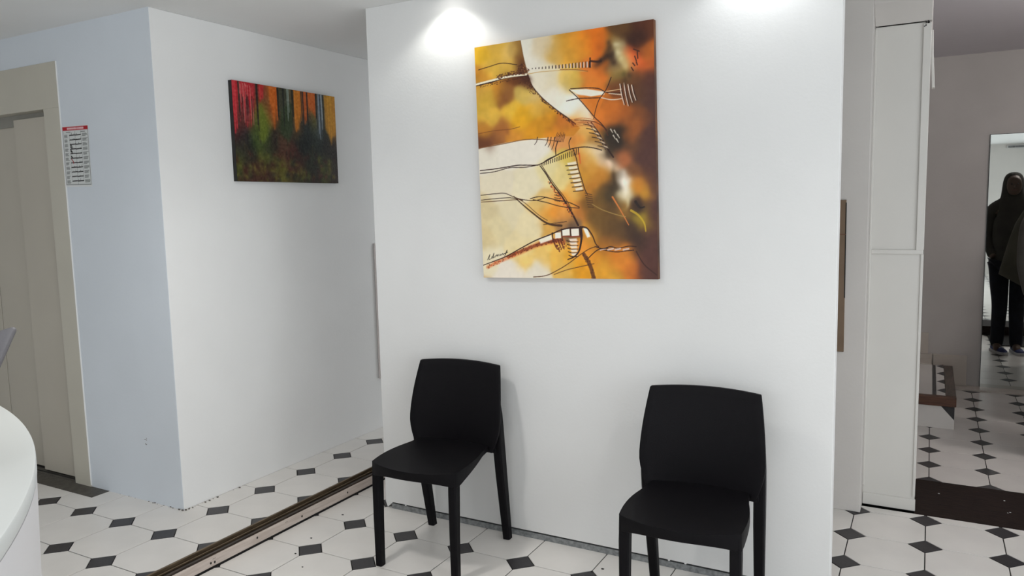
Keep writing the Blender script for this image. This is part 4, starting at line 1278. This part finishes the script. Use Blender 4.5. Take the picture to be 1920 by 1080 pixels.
# jeans
jv = [(0, 0, 0.96), (-0.095, 0, 0.88), (-0.072, 0.01, 0.50), (-0.085, -0.005, 0.035), (0.095, 0, 0.88), (0.072, 0.01, 0.50), (0.085, -0.005, 0.035)]
skinned('jeans', jv, [(0, 1), (1, 2), (2, 3), (0, 4), (4, 5), (5, 6)], [(0.165, 0.125), 0.105, 0.076, 0.062, 0.105, 0.076, 0.062], M['jeans'], pa)
jk = [(0, 0, 0.80), (0, 0, 0.98), (0, 0, 1.18), (0, 0, 1.36), (0, -0.01, 1.50), (0, -0.02, 1.60), (0, -0.015, 1.74), (0, -0.005, 1.84)]
jr = [(0.20, 0.15), (0.185, 0.14), (0.185, 0.135), (0.19, 0.13), (0.13, 0.10), (0.095, 0.09), (0.105, 0.105), (0.07, 0.08)]
je = [(i, i + 1) for i in range(7)]
for s in (-1, 1):
    k = len(jk)
    jk += [(s * 0.185, 0, 1.46), (s * 0.20, -0.02, 1.18), (s * 0.15, 0.07, 0.97)]
    jr += [0.070, 0.058, 0.050]
    je += [(4, k), (k, k + 1), (k + 1, k + 2)]
skinned('hooded_jacket', jk, je, jr, M['jacket'], pa)
fc = MB()
for zz in (0,):
    rings = []
    for th_, rr in ((-0.10, 0.02), (-0.075, 0.052), (-0.03, 0.066), (0.02, 0.066), (0.06, 0.055), (0.085, 0.02)):
        rings.append([(rr * math.cos(a), 0.030 * (1 - (rr < 0.03) * 0.4) * math.sin(a), th_) for a in [2 * math.pi * k / 14 for k in range(14)]])
    fc.loft(rings)
fo = fc.build('face', M['skin'], pa, smooth=True, subsurf=1)
fo.location = (0, 0.088, 1.70)
for s in (-1, 1):
    eo = MB().lathe([(0.0005, -0.007), (0.009, 0.0), (0.0005, 0.007)], s * 0.026, 0.0, 10).build('eye', M['hair'], fo)
    eo.location = (0, 0.027, 0.012)
MB().add([(-0.012, 0.026, -0.022), (0.012, 0.026, -0.022), (0, 0.048, -0.020), (0, 0.028, 0.016)], [(0, 1, 2), (0, 2, 3), (2, 1, 3), (0, 3, 1)]).build('nose', M['skin'], fo)
MB().box(-0.022, 0.022, 0.024, 0.029, -0.050, -0.043).build('mouth', mat('lips', (0.2, 0.08, 0.07), 0.5, var=0.1), fo, bevel=0.002)
sneaker(pa, -0.080, 0.02, math.radians(-22))
sneaker(pa, 0.085, 0.0, math.radians(-12))

pb = thing('person', 'person in hooded olive grey poncho, cut by the right picture edge in the mirror', 'person', (4.00, 3.99, ZF))
v, e, r = figure(pb, 0.11, 0.0, 0.85)
skinned('body', v, e, r, M['skin'], pb)
skinned('jeans', jv, [(0, 1), (1, 2), (2, 3), (0, 4), (4, 5), (5, 6)], [(0.165, 0.125), 0.105, 0.08, 0.07, 0.105, 0.08, 0.07], M['jeans'], pb)
def cloth(prof, low):
    rings = []
    for zz, rx, ry, sh in prof:
        ring = []
        for k in range(28):
            a = 2 * math.pi * k / 28
            drop = (0.30 * max(0, math.cos(a) + 0.6)) * max(0, (1.4 - zz) / 0.54) if low else 0.0
            fold = 1 + 0.035 * math.sin(a * 7) * max(0, (1.6 - zz)) * low
            ring.append((sh + rx * math.cos(a) * fold, ry * math.sin(a) * fold, zz - drop))
        rings.append(ring)
    return rings
rings = cloth(((1.56, 0.10, 0.09, 0.0), (1.53, 0.16, 0.12, 0.0), (1.46, 0.235, 0.15, 0.0), (1.34, 0.285, 0.175, -0.01), (1.20, 0.315, 0.19, -0.02), (1.03, 0.345, 0.20, -0.03), (0.86, 0.37, 0.21, -0.04)), 1)
MB().loft(cloth(((1.545, 0.105, 0.10, 0.0), (1.62, 0.118, 0.125, 0.0), (1.72, 0.125, 0.135, 0.0), (1.82, 0.112, 0.120, -0.0), (1.89, 0.075, 0.085, -0.01), (1.915, 0.02, 0.02, -0.02)), 0)).build('hood', M['poncho'], pb, smooth=True, subsurf=1)
MB().loft(rings).build('poncho', M['poncho'], pb, smooth=True)
sneaker(pb, -0.09, 0.02, 0)
sneaker(pb, 0.09, 0.02, math.radians(-8))

# ------------------------------------------------------------------ ceiling lights
def downlight(label, x, y, z, power, colr, size=0.045, spot=None, blend=0.6, group=None, aim=0.0, drop=0.03):
    t = thing('ceiling_light', label, 'light', (x, y, z), 0, group)
    MB().lathe([(0.052, -0.001), (0.056, -0.006), (0.044, -0.008), (0.042, -0.0015)], 0, 0, 28).build('trim_ring', M['alu'], t, smooth=True)
    MB().lathe([(0.040, -0.0015), (0.040, -0.004), (0.020, -0.005)], 0, 0, 24).build('lens', M['lamp'], t)
    l = bpy.data.lights.new('lamp_light', 'SPOT' if spot else 'POINT')
    l.energy = power
    l.color = colr
    l.shadow_soft_size = size
    if spot:
        l.spot_size = spot
        l.spot_blend = blend
    o = bpy.data.objects.new('lamp_light', l)
    COL.objects.link(o)
    o.parent = t
    o.location = (0, 0, -drop)
    o.rotation_euler = (aim, 0, 0)
    return t
G1 = 'recessed spots over the waiting room'
downlight('recessed spot washing the partition above the left chair', 1.13, 0.69, ZC, SPOT_POWER, (1.0, 1.0, 0.95), 0.03, math.radians(128), 0.45, G1)
downlight('recessed spot washing the partition above the right chair', 2.45, 0.69, ZC, SPOT_POWER * 0.7, (0.95, 0.98, 1.0), 0.03, math.radians(128), 0.45, G1)
for lx, ly, lb in ((2.2, -2.6, 'added unseen fill spot over the viewer'), (1.0, -0.7, 'added unseen fill spot before the small painting'),
                   (3.5, -0.6, 'added unseen fill spot before the passage')):
    downlight(lb, lx, ly, ZC, FILL_POWER * (0.75 if ly < -2 else 1.35 if lx < 2 else 0.95), (1.0, 0.98, 0.95), 0.10, math.radians(150), 0.8, G1)  # unseen spots added to brighten the walls and floor
downlight('unseen lamp added to light the dim room', 4.35, 2.9, 2.64, FAR_POWER, (1.0, 0.94, 0.90), 0.10, drop=0.18)  # added outside the view to brighten the far room

# crumbs of plaster along the left wall foot
ch = MB()
for k in range(34):
    if k % 2:
        x = XP - 0.55 * rng.rand() ** 1.5; y = YB - 0.002 - 0.008 * rng.rand()
    else:
        x = XP + 0.002 + 0.008 * rng.rand(); y = YB + 0.35 * rng.rand() ** 1.8
    s = 0.0012 + 0.0050 * rng.rand() ** 2
    ch.box(x, x + s * 1.6, y, y + s, ZL + 0.0002, ZL + s * 0.9)
co_ = ch.build('plaster_crumbs', M['chip'], kind='stuff')
tag(co_, 'crumbs of plaster along the foot of the left wall corner', 'debris')
# dark specks on the tiles near the chairs
dk = MB()
for (x, y) in ((1.83, 0.62), (1.86, 0.66), (2.03, 0.60), (0.55, 0.35), (0.60, 0.20), (0.72, 0.12), (0.95, 0.10), (3.02, 1.02), (3.10, 1.0), (0.50, 0.62)):
    s = 0.004 + 0.004 * rng.rand()
    dk.box(x, x + s * 1.5, y, y + s, 0.0002, 0.0022)
tag(dk.build('dirt_specks', M['dark'], kind='stuff'), 'dark specks of dirt scattered over the pale tiles', 'debris')
